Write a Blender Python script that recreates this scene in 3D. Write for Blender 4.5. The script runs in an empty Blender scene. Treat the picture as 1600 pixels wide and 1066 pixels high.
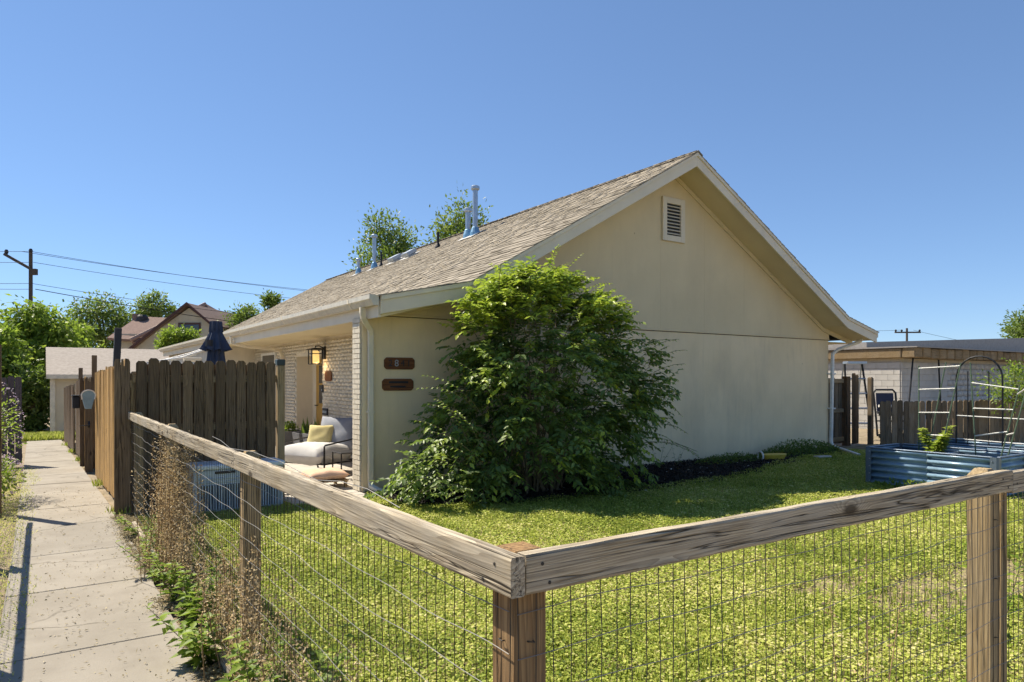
import bpy, bmesh, math, random
import numpy as np
from mathutils import Vector, Matrix

# ------------------------------------------------------------------ camera, sky, sun, exposure
S = bpy.context.scene
COL = S.collection
R = math.radians
YAW = math.atan(735/1084)
cam_d = bpy.data.cameras.new('camera'); cam = bpy.data.objects.new('camera', cam_d); COL.objects.link(cam)
cam_d.sensor_width = 36; cam_d.lens = 36*1084/1600; cam_d.shift_y = 59/1600
cam_d.clip_start = .05; cam_d.clip_end = 3000
cam.location = (0, 0, 1.6); cam.rotation_euler = (R(90), 0, -YAW)
S.camera = cam
SUN_TO = Vector((-.36, .72, 1.0)).normalized()
EL = math.asin(SUN_TO.z); AZ = math.atan2(SUN_TO.x, SUN_TO.y)
w = bpy.data.worlds.new('World'); S.world = w; w.use_nodes = True
nt = w.node_tree; nt.nodes.clear()
sky = nt.nodes.new('ShaderNodeTexSky'); sky.sky_type = 'NISHITA'; sky.sun_disc = False
sky.sun_elevation = EL; sky.sun_rotation = AZ; sky.altitude = 1800; sky.air_density = 1.0; sky.dust_density = .0; sky.ozone_density = 5.0
bg = nt.nodes.new('ShaderNodeBackground'); bg.inputs[1].default_value = .106
wo = nt.nodes.new('ShaderNodeOutputWorld')
gm = nt.nodes.new('ShaderNodeGamma'); gm.inputs[1].default_value = .70             # a flatter zenith-to-horizon gradient all round
tn = nt.nodes.new('ShaderNodeMix'); tn.data_type = 'RGBA'; tn.blend_type = 'MULTIPLY'; tn.inputs[0].default_value = 1; tn.inputs[7].default_value = (.84, 1, 1.20, 1)
nt.links.new(sky.outputs[0], gm.inputs[0]); nt.links.new(gm.outputs[0], tn.inputs[6]); nt.links.new(tn.outputs[2], bg.inputs[0]); nt.links.new(bg.outputs[0], wo.inputs[0])
sl = bpy.data.lights.new('sun', 'SUN'); sl.energy = 4.4; sl.angle = R(.5); sl.color = (1, .91, .76)
so = bpy.data.objects.new('sun', sl); COL.objects.link(so)
so.rotation_euler = (-SUN_TO).to_track_quat('-Z', 'Y').to_euler(); so.location = (-10, 20, 40)
S.view_settings.view_transform = 'Standard'; S.view_settings.look = 'None'
S.view_settings.exposure = 1.0; S.view_settings.gamma = 1

rng = np.random.default_rng(7); random.seed(7)
FWD = Vector((math.sin(YAW), math.cos(YAW), 0)); RGT = Vector((math.cos(YAW), -math.sin(YAW), 0))
def far(lat, dep, z=0):
    v = RGT*lat + FWD*dep; return Vector((v.x, v.y, z))
def gz(y):                                   # the ground falls gently behind the front yard
    return 0.0 if y < 9 else -.024*(min(y, 40)-9)

# ------------------------------------------------------------------ material helpers
class NT:
    def __init__(s, name):
        s.m = bpy.data.materials.new(name); s.m.use_nodes = True; s.t = s.m.node_tree; s.t.nodes.clear()
        s.out = s.t.nodes.new('ShaderNodeOutputMaterial'); s.b = s.n('ShaderNodeBsdfPrincipled')
        s.t.links.new(s.b.outputs[0], s.out.inputs[0])
    def n(s, typ, ins=None, **kw):
        nd = s.t.nodes.new(typ)
        for k, v in kw.items(): setattr(nd, k, v)
        for k, v in (ins or {}).items():
            if isinstance(v, bpy.types.NodeSocket): s.t.links.new(v, nd.inputs[k])
            else: nd.inputs[k].default_value = v
        return nd
    def link(s, a, b): s.t.links.new(a, b)
    def ramp(s, fac, stops, interp='LINEAR'):
        r = s.n('ShaderNodeValToRGB', {0: fac}); r.color_ramp.interpolation = interp
        e = r.color_ramp.elements
        while len(e) < len(stops): e.new(.5)
        for q, (p, c) in zip(e, stops): q.position = p; q.color = (*c, 1) if len(c) == 3 else c
        return r.outputs[0]
    def mix(s, a, b, f, mode='MIX'):
        m = s.n('ShaderNodeMix', data_type='RGBA', blend_type=mode)
        for i, v in ((0, f), (6, a), (7, b)):
            if isinstance(v, bpy.types.NodeSocket): s.link(v, m.inputs[i])
            else: m.inputs[i].default_value = (*v, 1) if isinstance(v, tuple) and len(v) == 3 else v
        return m.outputs[2]
    def math(s, op, a, b=0.0, c=None):
        ins = {0: a, 1: b}
        if c is not None: ins[2] = c
        return s.n('ShaderNodeMath', ins, operation=op).outputs[0]
    def obj(s): return s.n('ShaderNodeTexCoord').outputs['Object']
    def noise(s, vec, scale, detail=5, rough=.55, dist=0): return s.n('ShaderNodeTexNoise', {'Vector': vec, 'Scale': scale, 'Detail': detail, 'Roughness': rough, 'Distortion': dist}).outputs[0]
    def scaled(s, vec, sc): return s.n('ShaderNodeVectorMath', {0: vec, 1: sc}, operation='MULTIPLY').outputs[0]
    def bump(s, h, strength, dist=.01):
        b = s.n('ShaderNodeBump', {'Height': h, 'Strength': strength, 'Distance': dist}); s.link(b.outputs[0], s.b.inputs['Normal'])
    def col(s, c): s.link(c, s.b.inputs['Base Color'])
    def set(s, **kw):
        for k, v in kw.items(): s.b.inputs[k.replace('_', ' ')].default_value = v
        return s

def speckled(name, c1, c2, scale=6, rough=.85, bump=.3, bscale=None, bdist=.01, stain=None, metallic=0, rnd=0.0, spec=.3):
    g = NT(name); o = g.obj(); f = g.noise(o, scale)
    c = g.ramp(f, [(.3, c1), (.7, c2)])
    if stain:
        f2 = g.noise(g.scaled(o, (1, 1, .35)), stain[1], 6, .65)
        c = g.mix(c, stain[0], g.math('MULTIPLY', g.n('ShaderNodeMapRange', {0: f2, 1: .5, 2: .75}).outputs[0], stain[2]))
    if rnd:
        r = g.n('ShaderNodeObjectInfo').outputs['Random']
        c = g.mix(c, (0, 0, 0), g.math('MULTIPLY', r, rnd))
    g.col(c); g.set(Roughness=rough, Metallic=metallic); g.b.inputs['Specular IOR Level'].default_value = spec
    if bump: g.bump(g.noise(o, bscale or scale*8, 6, .65), bump, bdist)
    return g.m

def plain(name, c, rough=.5, metallic=0, spec=.4, em=None):
    g = NT(name); o = g.obj()
    c2 = tuple(v*.8 for v in c)
    g.col(g.ramp(g.noise(o, 9, 6, .7), [(.35, c2), (.6, c)])); g.set(Roughness=rough, Metallic=metallic); g.b.inputs['Specular IOR Level'].default_value = spec
    if em: g.b.inputs['Emission Color'].default_value = (*em[0], 1); g.b.inputs['Emission Strength'].default_value = em[1]
    return g.m

def wood(name, light, mid, dark, axis='z', ring=46, crack=.7, weather=(.3, .29, .27), wamt=.5, knots=True, rough=.85, vary=.45):
    g = NT(name); o = g.obj(); rnd = g.n('ShaderNodeObjectInfo').outputs['Random']
    off = g.n('ShaderNodeCombineXYZ', {0: g.math('MULTIPLY', rnd, 37.0), 1: g.math('MULTIPLY', rnd, 3.3), 2: g.math('MULTIPLY', rnd, 71.0)}).outputs[0]
    p = g.n('ShaderNodeVectorMath', {0: o, 1: off}, operation='ADD').outputs[0]
    ax = 'xyz'.index(axis); sc = [1, 1, 1]; sc[ax] = .07
    st = g.scaled(p, tuple(sc))
    # pith far off the piece so that its faces cut the rings as long cathedrals
    pc = [.045, .06, .05]; pc[ax] = 0
    pith = g.n('ShaderNodeVectorMath', {0: g.scaled(o, tuple(sc)), 1: tuple(pc)}, operation='ADD').outputs[0]
    lowsc = [1.2, 1.2, 1.2]
    wob = g.n('ShaderNodeTexNoise', {'Vector': st, 'Scale': 9, 'Detail': 2}).outputs['Color']
    wob = g.n('ShaderNodeVectorMath', {0: wob, 1: (.5, .5, .5)}, operation='SUBTRACT').outputs[0]
    wob = g.scaled(wob, (.11, .11, .11))
    q = g.n('ShaderNodeVectorMath', {0: pith, 1: wob}, operation='ADD').outputs[0]
    kn = None
    if knots:
        ks = [9.0, .6, 9.0]; ks[ax] = 3.6; pcell = g.n('ShaderNodeVectorMath', {0: p, 1: (0, 0, 0)}, operation='ADD').outputs[0]
        vor = g.n('ShaderNodeTexVoronoi', {'Vector': g.scaled(p, tuple(ks)), 'Scale': 1.0, 'Randomness': 1.0})
        kd = vor.outputs['Distance']
        kgate = g.math('GREATER_THAN', g.n('ShaderNodeSeparateColor', {0: vor.outputs['Color']}).outputs[0], .80)
        kn = g.math('MULTIPLY', g.n('ShaderNodeMapRange', {0: kd, 1: .05, 2: .50, 3: 1.0, 4: 0.0}, interpolation_type='SMOOTHSTEP').outputs[0], kgate)
        push = g.n('ShaderNodeCombineXYZ', {0: g.math('MULTIPLY', kn, .035), 1: g.math('MULTIPLY', kn, .035), 2: g.math('MULTIPLY', kn, .035)}).outputs[0]
        q = g.n('ShaderNodeVectorMath', {0: q, 1: push}, operation='ADD').outputs[0]
    wv = g.n('ShaderNodeTexWave', {'Vector': q, 'Scale': ring*.55, 'Distortion': 1.2, 'Detail': 3, 'Detail Scale': 2.0}, wave_type='RINGS', rings_direction=axis.upper(), wave_profile='SAW').outputs[0]
    fs = [70, 70, 70]; fs[ax] = 2.2
    fine = g.noise(g.scaled(p, tuple(fs)), 1.6, 4, .6)
    c = g.mix(light, mid, wv)
    c = g.mix(c, dark, g.math('MULTIPLY', g.n('ShaderNodeMapRange', {0: fine, 1: .44, 2: .72}).outputs[0], .85))
    cs = [34, 34, 34]; cs[ax] = .9
    cr = g.noise(g.scaled(p, tuple(cs)), 1.0, 3, .6, .6)
    cm = g.n('ShaderNodeMapRange', {0: g.math('ABSOLUTE', g.math('SUBTRACT', cr, .5)), 1: .0, 2: .030, 3: 1.0, 4: 0.0}).outputs[0]
    gate = g.n('ShaderNodeMapRange', {0: g.noise(st, 14, 2), 1: .44, 2: .56}).outputs[0]
    cm = g.math('MULTIPLY', cm, gate)
    big = g.noise(g.scaled(p, (1.3, 1.3, 1.3)), 2.0, 6, .65)
    c = g.mix(c, weather, g.math('MULTIPLY', g.n('ShaderNodeMapRange', {0: big, 1: .38, 2: .62}).outputs[0], wamt))
    c = g.mix(c, tuple(v*.35 for v in dark), g.math('MULTIPLY', cm, crack))
    if knots: c = g.mix(c, tuple(v*.6 for v in dark), g.math('MULTIPLY', kgate, g.n('ShaderNodeMapRange', {0: kd, 1: .10, 2: .20, 3: .85, 4: 0.0}).outputs[0]))
    c = g.mix(c, (.012, .01, .008), g.math('MULTIPLY', g.math('FRACT', g.math('MULTIPLY', rnd, 7.31)), vary))
    g.col(c); g.set(Roughness=rough); g.b.inputs['Specular IOR Level'].default_value = .2
    hgt = g.math('SUBTRACT', g.math('MULTIPLY', g.math('ADD', wv, fine), .5), g.math('MULTIPLY', cm, 1.5))
    g.bump(hgt, .55, .004)
    return g.m

def foliage(name, stops, trans=.35, rough=.5, spec=.35, tcol=(.28, .42, .04)):
    g = NT(name); a = g.n('ShaderNodeAttribute', attribute_name='tint').outputs['Fac']
    c = g.ramp(a, stops); g.col(c); g.set(Roughness=rough); g.b.inputs['Specular IOR Level'].default_value = spec
    tr = g.n('ShaderNodeBsdfTranslucent', {0: g.mix(c, tcol, .45)})
    mx = g.n('ShaderNodeMixShader', {0: trans, 1: g.b.outputs[0], 2: tr.outputs[0]})
    g.link(mx.outputs[0], g.out.inputs[0]); return g.m

# ------------------------------------------------------------------ object helpers
def props(o, label=None, cat=None, group=None, kind=None):
    if label: o['label'] = label
    if cat: o['category'] = cat
    if group: o['group'] = group
    if kind: o['kind'] = kind
    return o
def parent(o, p):
    if p is not None:
        o.parent = p; o.matrix_parent_inverse = p.matrix_basis.inverted()
def thing(name, label, cat, loc=(0, 0, 0), group=None, rotz=0):
    o = bpy.data.objects.new(name, None); COL.objects.link(o); o.empty_display_size = .2
    o.location = loc; o.rotation_euler = (0, 0, rotz); return props(o, label, cat, group)
def link_mesh(name, me, par=None, M=None):
    o = bpy.data.objects.new(name, me); COL.objects.link(o)
    if M is not None: o.matrix_basis = M
    parent(o, par); return o
def npmesh(name, V, F, mat, tint=None, smooth=False):
    V = np.asarray(V, np.float32).reshape(-1, 3); F = np.asarray(F, np.int32); k = F.shape[1]
    me = bpy.data.meshes.new(name); me.vertices.add(len(V)); me.vertices.foreach_set('co', V.ravel())
    me.loops.add(F.size); me.loops.foreach_set('vertex_index', F.ravel())
    me.polygons.add(len(F)); me.polygons.foreach_set('loop_start', np.arange(0, F.size, k, dtype=np.int32))
    me.polygons.foreach_set('loop_total', np.full(len(F), k, np.int32))
    if smooth: me.polygons.foreach_set('use_smooth', np.ones(len(F), bool))
    if tint is not None:
        at = me.attributes.new('tint', 'FLOAT', 'POINT'); at.data.foreach_set('value', np.asarray(tint, np.float32))
    me.update(calc_edges=True); me.materials.append(mat); return me

class MB:
    def __init__(s): s.v = []; s.f = []
    def add(s, vs, fs):
        b = len(s.v); s.v += [tuple(q) for q in vs]; s.f += [tuple(b+i for i in f) for f in fs]; return s
    def box(s, x0, x1, y0, y1, z0, z1, M=None):
        vs = [Vector((x, y, z)) for x in (x0, x1) for y in (y0, y1) for z in (z0, z1)]
        if M is not None: vs = [M @ q for q in vs]
        return s.add(vs, [(0, 1, 3, 2), (4, 6, 7, 5), (0, 4, 5, 1), (2, 3, 7, 6), (0, 2, 6, 4), (1, 5, 7, 3)])
    def prism(s, poly, a0, a1, plane='xz', M=None):           # poly in the plane, extruded along the third axis
        n = len(poly); vs = []
        for a in (a0, a1):
            for (p, q) in poly:
                vs.append(Vector({'xz': (p, a, q), 'yz': (a, p, q), 'xy': (p, q, a)}[plane]))
        if M is not None: vs = [M @ q for q in vs]
        return s.add(vs, [tuple(range(n)), tuple(range(2*n-1, n-1, -1))] + [(i, i+n, (i+1) % n+n, (i+1) % n) for i in range(n)])
    def tube(s, pts, r, seg=8, caps=True):
        pts = [Vector(p) for p in pts]; n = len(pts); rs = r if hasattr(r, '__len__') else [r]*n; b = len(s.v); up = None
        for i, p in enumerate(pts):
            d = (pts[min(i+1, n-1)]-pts[max(i-1, 0)]).normalized()
            if up is None: up = Vector((0, 0, 1)) if abs(d.z) < .9 else Vector((1, 0, 0))
            a = d.cross(up).normalized(); c = a.cross(d).normalized(); up = c
            for k in range(seg):
                t = 2*math.pi*k/seg; s.v.append(tuple(p+(a*math.cos(t)+c*math.sin(t))*rs[i]))
        for i in range(n-1):
            for k in range(seg): s.f.append((b+i*seg+k, b+i*seg+(k+1) % seg, b+(i+1)*seg+(k+1) % seg, b+(i+1)*seg+k))
        if caps: s.f.append(tuple(b+k for k in range(seg))[::-1]); s.f.append(tuple(b+(n-1)*seg+k for k in range(seg)))
        return s
    def lathe(s, c, prof, seg=16):                             # prof: (radius, z)
        b = len(s.v); c = Vector(c)
        for r, z in prof:
            for k in range(seg):
                t = 2*math.pi*k/seg; s.v.append((c.x+r*math.cos(t), c.y+r*math.sin(t), c.z+z))
        for i in range(len(prof)-1):
            for k in range(seg): s.f.append((b+i*seg+k, b+i*seg+(k+1) % seg, b+(i+1)*seg+(k+1) % seg, b+(i+1)*seg+k))
        s.f.append(tuple(b+k for k in range(seg))[::-1]); s.f.append(tuple(b+(len(prof)-1)*seg+k for k in range(seg))); return s
    def mesh(s, name, mat, smooth=False, bevel=0):
        me = bpy.data.meshes.new(name); me.from_pydata(s.v, [], s.f)
        bm = bmesh.new(); bm.from_mesh(me); bmesh.ops.recalc_face_normals(bm, faces=bm.faces)
        if bevel: bmesh.ops.bevel(bm, geom=bm.edges[:], offset=bevel, segments=1, affect='EDGES', clamp_overlap=True)
        bm.to_mesh(me); bm.free()
        if smooth: me.polygons.foreach_set('use_smooth', [True]*len(me.polygons))
        me.materials.append(mat); return me
    def build(s, name, mat, par=None, smooth=False, bevel=0, M=None):
        return link_mesh(name, s.mesh(name, mat, smooth, bevel), par, M)

def pieces(par, name, templates, plist, mat, maxn=300, eye=Vector((0, 0, 1.6))):
    """alike pieces: the nearest maxn become objects sharing mesh data, the rest one joined part"""
    mats = [t if isinstance(t, bpy.types.Mesh) else t.mesh(name, mat) for t in templates]
    plist = sorted(plist, key=lambda q: (q[0].translation-eye).length)
    for M, k in plist[:maxn]: link_mesh(name, mats[k], par, M)
    rest = plist[maxn:]
    if rest:
        V = []; F = []; T = []; b = 0
        arr = []
        for me in mats:
            co = np.empty(len(me.vertices)*3, np.float32); me.vertices.foreach_get('co', co); co = co.reshape(-1, 3)
            me.calc_loop_triangles(); tr = np.empty(len(me.loop_triangles)*3, np.int32); me.loop_triangles.foreach_get('vertices', tr)
            arr.append((co, tr.reshape(-1, 3)))
        for M, k in rest:
            co, tr = arr[k]; A = np.array(M); V.append(co @ A[:3, :3].T + A[:3, 3]); F.append(tr+b); b += len(co); T.append(np.full(len(co), rng.random()))
        o = link_mesh(name+'_field', npmesh(name+'_field', np.concatenate(V), np.concatenate(F), mat, np.concatenate(T)), par); o['kind'] = 'stuff'

def unit(a): return a/np.maximum(np.linalg.norm(a, axis=-1, keepdims=True), 1e-6)
def leafset(pos, ax, nrm, L, W, tint, fold=.15, bow=.0):
    N = len(pos); ax = unit(ax); side = unit(np.cross(ax, nrm)); nr = np.cross(side, ax)
    L = np.broadcast_to(L, (N,))[:, None]; W = np.broadcast_to(W, (N,))[:, None]
    mid = pos+ax*L*.45
    V = np.stack([pos, mid+side*W*.5+nr*W*fold, pos+ax*L-nr*L*bow, mid-side*W*.5+nr*W*fold], 1).reshape(-1, 3)
    i = np.arange(N)[:, None]*4
    F = np.concatenate([i+np.array([[0, 2, 1]]), i+np.array([[0, 3, 2]])], 1).reshape(-1, 3)
    return V, F, np.repeat(tint, 4)
def join(sets):
    V = []; F = []; T = []; b = 0
    for v, f, t in sets: V.append(v); F.append(f+b); T.append(t); b += len(v)
    return np.concatenate(V), np.concatenate(F), np.concatenate(T)
def rdir(n, zb=0.0):
    a = rng.normal(size=(n, 3)); a[:, 2] += zb; return unit(a)

# ------------------------------------------------------------------ materials
M_soil = speckled('soil', (.20, .155, .10), (.34, .27, .18), 5, .95, .8, 40, .02, ((.09, .10, .03), 1.2, .6))
M_lawnsoil = speckled('lawn_soil', (.20, .16, .08), (.36, .29, .17), 4, .95, .8, 50, .02)
M_conc = speckled('concrete', (.255, .225, .18), (.345, .31, .255), 3.2, .9, .35, 90, .004, ((.19, .165, .125), 1.6, .7), rnd=.10)
M_patio = speckled('patio_concrete', (.40, .36, .30), (.50, .46, .40), 3, .9, .3, 80, .004)
M_mulchbase = speckled('mulch_soil', (.018, .016, .014), (.05, .043, .036), 14, .95, .9, 60, .02)
M_stucco = speckled('stucco', (.75, .60, .37), (.83, .67, .43), 1.4, .92, .5, 130, .005, ((.58, .47, .31), 1.1, .7))
M_siding = speckled('siding_paint', (.64, .525, .325), (.71, .585, .365), 1.1, .8, .25, 160, .003, ((.58, .47, .295), .9, .6))
M_trim = speckled('trim_paint', (.68, .60, .46), (.74, .66, .51), 2, .6, .12, 60, .003, ((.56, .49, .37), 2.5, .4))
M_soffit = speckled('soffit_paint', (.64, .54, .34), (.70, .60, .39), 1.5, .75, .12, 70, .003)
M_cream = speckled('cream_brick_paint', (.60, .535, .42), (.70, .63, .50), 3, .75, .35, 120, .004, ((.50, .44, .33), 2.2, .5), rnd=.07)
M_mortar = speckled('mortar', (.46, .40, .30), (.54, .47, .36), 9, .95, .4, 80)
M_gutter = plain('gutter_metal', (.62, .56, .44), .4, 0, .5)
M_spoutw = plain('spout_white', (.74, .72, .66), .4)
g = NT('shingle_mat'); oi = g.n('ShaderNodeObjectInfo').outputs['Random']; at = g.n('ShaderNodeAttribute', attribute_name='tint').outputs['Fac']
k = g.math('FRACT', g.math('ADD', g.math('MULTIPLY', oi, 5.7), g.math('MULTIPLY', at, 3.1)))
c = g.ramp(k, [(0, (.20, .175, .135)), (.35, (.285, .25, .195)), (.7, (.33, .29, .23)), (1, (.39, .345, .275))])
o = g.obj(); n1 = g.noise(o, 220, 3, .7); c = g.mix(c, (.16, .13, .10), g.n('ShaderNodeMapRange', {0: n1, 1: .5, 2: .8}).outputs[0])
g.col(c); g.set(Roughness=.95); g.b.inputs['Specular IOR Level'].default_value = .15; g.bump(n1, .5, .004); M_shingle = g.m
M_underlay = plain('underlay', (.07, .06, .05), .95)
M_galv = plain('galvanised', (.42, .47, .52), .35, .75)
M_flash = plain('flashing_blue', (.16, .33, .50), .45, .2)
M_blackm = plain('black_metal', (.02, .02, .022), .45, .3)
M_blackp = plain('black_plastic', (.03, .03, .032), .6)
M_rail = wood('weathered_rail', (.62, .52, .36), (.32, .245, .15), (.085, .063, .04), 'x', 60, 1.0, (.47, .43, .36), .5, vary=.12)
M_post = wood('weathered_post', (.52, .38, .20), (.35, .235, .11), (.13, .09, .045), 'z', 50, .8, (.40, .33, .22), .4, vary=.15)
M_cpost = wood('corner_post_wood', (.40, .25, .11), (.20, .105, .04), (.08, .042, .02), 'z', 40, .6, (.30, .22, .13), .3, knots=False, vary=0)
M_plank = wood('dark_plank', (.27, .185, .10), (.16, .108, .06), (.05, .034, .02), 'z', 40, .9, (.20, .15, .10), .4, vary=.5)
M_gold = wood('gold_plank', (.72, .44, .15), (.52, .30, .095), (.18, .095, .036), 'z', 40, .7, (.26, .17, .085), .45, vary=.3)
M_brown = wood('brown_plank', (.22, .145, .08), (.15, .095, .05), (.06, .04, .025), 'z', 40, .7, (.20, .15, .11), .4, vary=.5)
M_lilacf = wood('purple_grey_plank', (.17, .14, .14), (.12, .10, .10), (.06, .05, .05), 'z', 40, .5, (.15, .13, .13), .4, vary=.4)
M_picket = wood('picket_wood', (.34, .25, .15), (.22, .15, .085), (.09, .06, .035), 'z', 40, .8, (.28, .24, .19), .45, vary=.6)
M_gatew = wood('gate_timber', (.42, .31, .17), (.30, .21, .11), (.13, .09, .05), 'x', 40, .6, (.34, .28, .2), .4, vary=.2)
M_beam = wood('roof_beam', (.40, .29, .15), (.29, .20, .10), (.12, .08, .045), 'x', 30, .6, (.36, .29, .2), .4, vary=.3)
M_wire = plain('wire_steel', (.20, .19, .175), .55, .2); M_wirev = plain('wire_rusty', (.05, .042, .032), .7)
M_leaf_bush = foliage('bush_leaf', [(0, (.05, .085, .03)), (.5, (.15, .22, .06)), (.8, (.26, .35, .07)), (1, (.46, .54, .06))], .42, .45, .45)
M_leaf_tree = foliage('tree_leaf', [(0, (.045, .075, .02)), (.5, (.125, .185, .04)), (.8, (.22, .28, .07)), (1, (.36, .38, .14))], .42)
M_leaf_lime = foliage('lime_leaf', [(0, (.06, .10, .018)), (.5, (.20, .29, .04)), (.8, (.34, .42, .06)), (1, (.48, .52, .12))], .5)
M_grass = foliage('grass_leaf', [(0, (.08, .125, .025)), (.35, (.32, .40, .06)), (.7, (.64, .665, .15)), (1, (.84, .76, .36))], .45, .6, .2, (.30, .36, .04))
M_dry = foliage('dry_weed', [(0, (.30, .20, .10)), (.5, (.56, .42, .23)), (1, (.74, .60, .38))], .25, .8, .1, (.5, .34, .15))
M_petal = foliage('petal', [(0, (.30, .24, .40)), (.5, (.55, .45, .55)), (1, (.75, .68, .62))], .3, .7, .1, (.7, .5, .6))
M_debris = foliage('debris', [(0, (.10, .08, .05)), (.5, (.30, .24, .13)), (1, (.52, .44, .26))], .1, .9, .1, (.3, .25, .1))
M_chip = foliage('mulch_chip', [(0, (.012, .010, .009)), (.85, (.06, .05, .042)), (.97, (.10, .085, .07)), (1, (.62, .60, .56))], .0, .9, .15)
M_bark = speckled('bark', (.10, .075, .05), (.19, .15, .10), 14, .95, .9, 50, .02)
M_twig = speckled('twig', (.14, .11, .065), (.24, .19, .12), 20, .9, .3)

def add_cracks(m, scale, width, dark, amt, gate_lo=.5):
    t = m.node_tree; b = next(n for n in t.nodes if n.type == 'BSDF_PRINCIPLED'); src = b.inputs['Base Color'].links[0].from_socket
    g = NT.__new__(NT); g.m = m; g.t = t; g.b = b; o = g.obj()
    e = g.n('ShaderNodeTexVoronoi', {'Vector': g.n('ShaderNodeVectorMath', {0: o, 1: g.scaled(g.n('ShaderNodeTexNoise', {'Vector': o, 'Scale': 5.0, 'Detail': 5.0}).outputs['Color'], (.25, .25, .25))}, operation='ADD').outputs[0], 'Scale': scale}, feature='DISTANCE_TO_EDGE').outputs[0]
    k = g.n('ShaderNodeMapRange', {0: e, 1: 0.0, 2: width, 3: 1.0, 4: 0.0}).outputs[0]
    k = g.math('MULTIPLY', k, g.n('ShaderNodeMapRange', {0: g.noise(o, .9, 3), 1: gate_lo, 2: gate_lo+.08}).outputs[0])
    g.col(g.mix(src, dark, g.math('MULTIPLY', k, amt)))
def add_pits(m, scale, size, dark, amt, streak=.2):
    t = m.node_tree; b = next(n for n in t.nodes if n.type == 'BSDF_PRINCIPLED'); src = b.inputs['Base Color'].links[0].from_socket
    g = NT.__new__(NT); g.m = m; g.t = t; g.b = b; o = g.obj()
    d = g.n('ShaderNodeTexVoronoi', {'Vector': g.scaled(o, (1, .1, .7)), 'Scale': scale}).outputs['Distance']
    st = g.noise(g.scaled(o, (9, 1, .5)), 1.2, 5, .7)
    c = g.mix(src, dark, g.math('MULTIPLY', g.n('ShaderNodeMapRange', {0: d, 1: size*.5, 2: size, 3: 1.0, 4: 0.0}).outputs[0], amt))
    c = g.mix(c, dark, g.math('MULTIPLY', g.n('ShaderNodeMapRange', {0: st, 1: .55, 2: .8}).outputs[0], streak))
    g.col(c)
add_cracks(M_conc, .55, .008, (.10, .085, .06), .85, .46); add_pits(M_conc, 5.0, .06, (.16, .13, .09), .7); add_pits(M_stucco, 2.2, .035, (.24, .19, .12), .7); add_pits(M_siding, 1.3, .02, (.26, .20, .12), .7, .07)
# ------------------------------------------------------------------ ground
def ground_sheet():
    xs = np.concatenate([[-900, -300, -100, -40, -20], np.arange(-10, 30.1, 1.0), [40, 60, 100, 300, 900]])
    ys = np.concatenate([[-300, -60, -20, -8], np.arange(-4, 44.1, 1.0), [60, 100, 200, 500, 1500]])
    V = [(x, y, gz(y)-.03) for y in ys for x in xs]; nx = len(xs)
    F = [(j*nx+i, j*nx+i+1, (j+1)*nx+i+1, (j+1)*nx+i) for j in range(len(ys)-1) for i in range(nx-1)]
    props(link_mesh('ground', npmesh('ground', V, F, M_soil)), kind='structure')
ground_sheet()
lw = MB().add([(.88, -.5, -.012), (24, -.5, -.012), (24, 9.15, -.012), (.88, 9.15, -.012)], [(0, 1, 2, 3)])
props(lw.build('lawn', M_lawnsoil), kind='structure')

# ---- path of concrete slabs
def pxl(y): return -.20-.009*max(y-8, 0)
def pxr(y): return .735-.0105*max(y-9.3, 0)
pth = MB()
for y0, y1 in zip(range(-4, 28), range(-3, 29)):
    pth.add([(pxl(y0)+.01, y0, gz(y0)-.02), (pxr(y0)-.01, y0, gz(y0)-.02), (pxr(y1)-.01, y1, gz(y1)-.02), (pxl(y1)+.01, y1, gz(y1)-.02)], [(0, 1, 2, 3)])
path = props(pth.build('path', M_mortar), kind='structure')
joints = [-3.6, -2.2, -.8, .6, 2.0, 3.4, 4.78, 6.22, 7.5, 9.0, 10.4, 11.9, 13.4, 14.9, 16.5, 18.1, 19.8, 21.5, 23.2, 25.0, 27.8]
for y0, y1 in zip(joints, joints[1:]):
    a, b = y0+.006, y1-.006; n = 6; vs = []; e = random.uniform(-.004, .004)
    for i in range(n+1):
        y = a+(b-a)*i/n; jr = random.uniform(-.03, .012) if 0 < i < n and y < 9 else 0
        for z in (.016, -.05):
            vs.append((pxl(y)-.02, y, gz(y)+z+e)); vs.append((pxr(y)+jr, y, gz(y)+z+e))
    fs = []
    for i in range(n):
        q = i*4; fs += [(q, q+1, q+5, q+4), (q+2, q+6, q+7, q+3), (q, q+4, q+6, q+2), (q+1, q+3, q+7, q+5)]
    fs += [(0, 2, 3, 1), (n*4, n*4+1, n*4+3, n*4+2)]
    MB().add(vs, fs).build('slab', M_conc, path, bevel=.004)
# ---- patio and paver patch behind the plank screen
pat = props(MB().box(.98, 4.95, 9.55, 19.6, -.5, .03).build('patio', M_patio), kind='structure')
pv = props(MB().box(2.62, 3.70, 8.75, 9.52, -.2, -.008).build('paver_patch', M_mulchbase), kind='structure')
for i in range(4):
    for j in range(3):
        MB().box(-.125, .125, -.115, .115, 0, .025).build('paver', M_patio, pv, bevel=.006, M=Matrix.Translation((2.77+i*.265, 8.88+j*.25, -.006)) @ Matrix.Rotation(random.uniform(-.05, .05), 4, 'Z'))
# ---- mulch bed against the gable wall
mb = [(3.75, 9.18), (3.75, 8.0), (4.3, 7.65), (5.2, 7.4), (6.4, 7.3), (7.6, 7.3), (8.8, 7.35), (10.0, 7.6), (11.2, 8.0), (12.6, 8.35), (15.0, 8.6), (15.0, 9.18)]
props(MB().add([(x, y, .006) for x, y in mb], [tuple(range(len(mb)))]).build('mulch_bed', M_mulchbase), kind='structure')
def bedfront(x): return np.interp(x, [q[0] for q in mb[1:11]], [q[1] for q in mb[1:11]])

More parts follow.
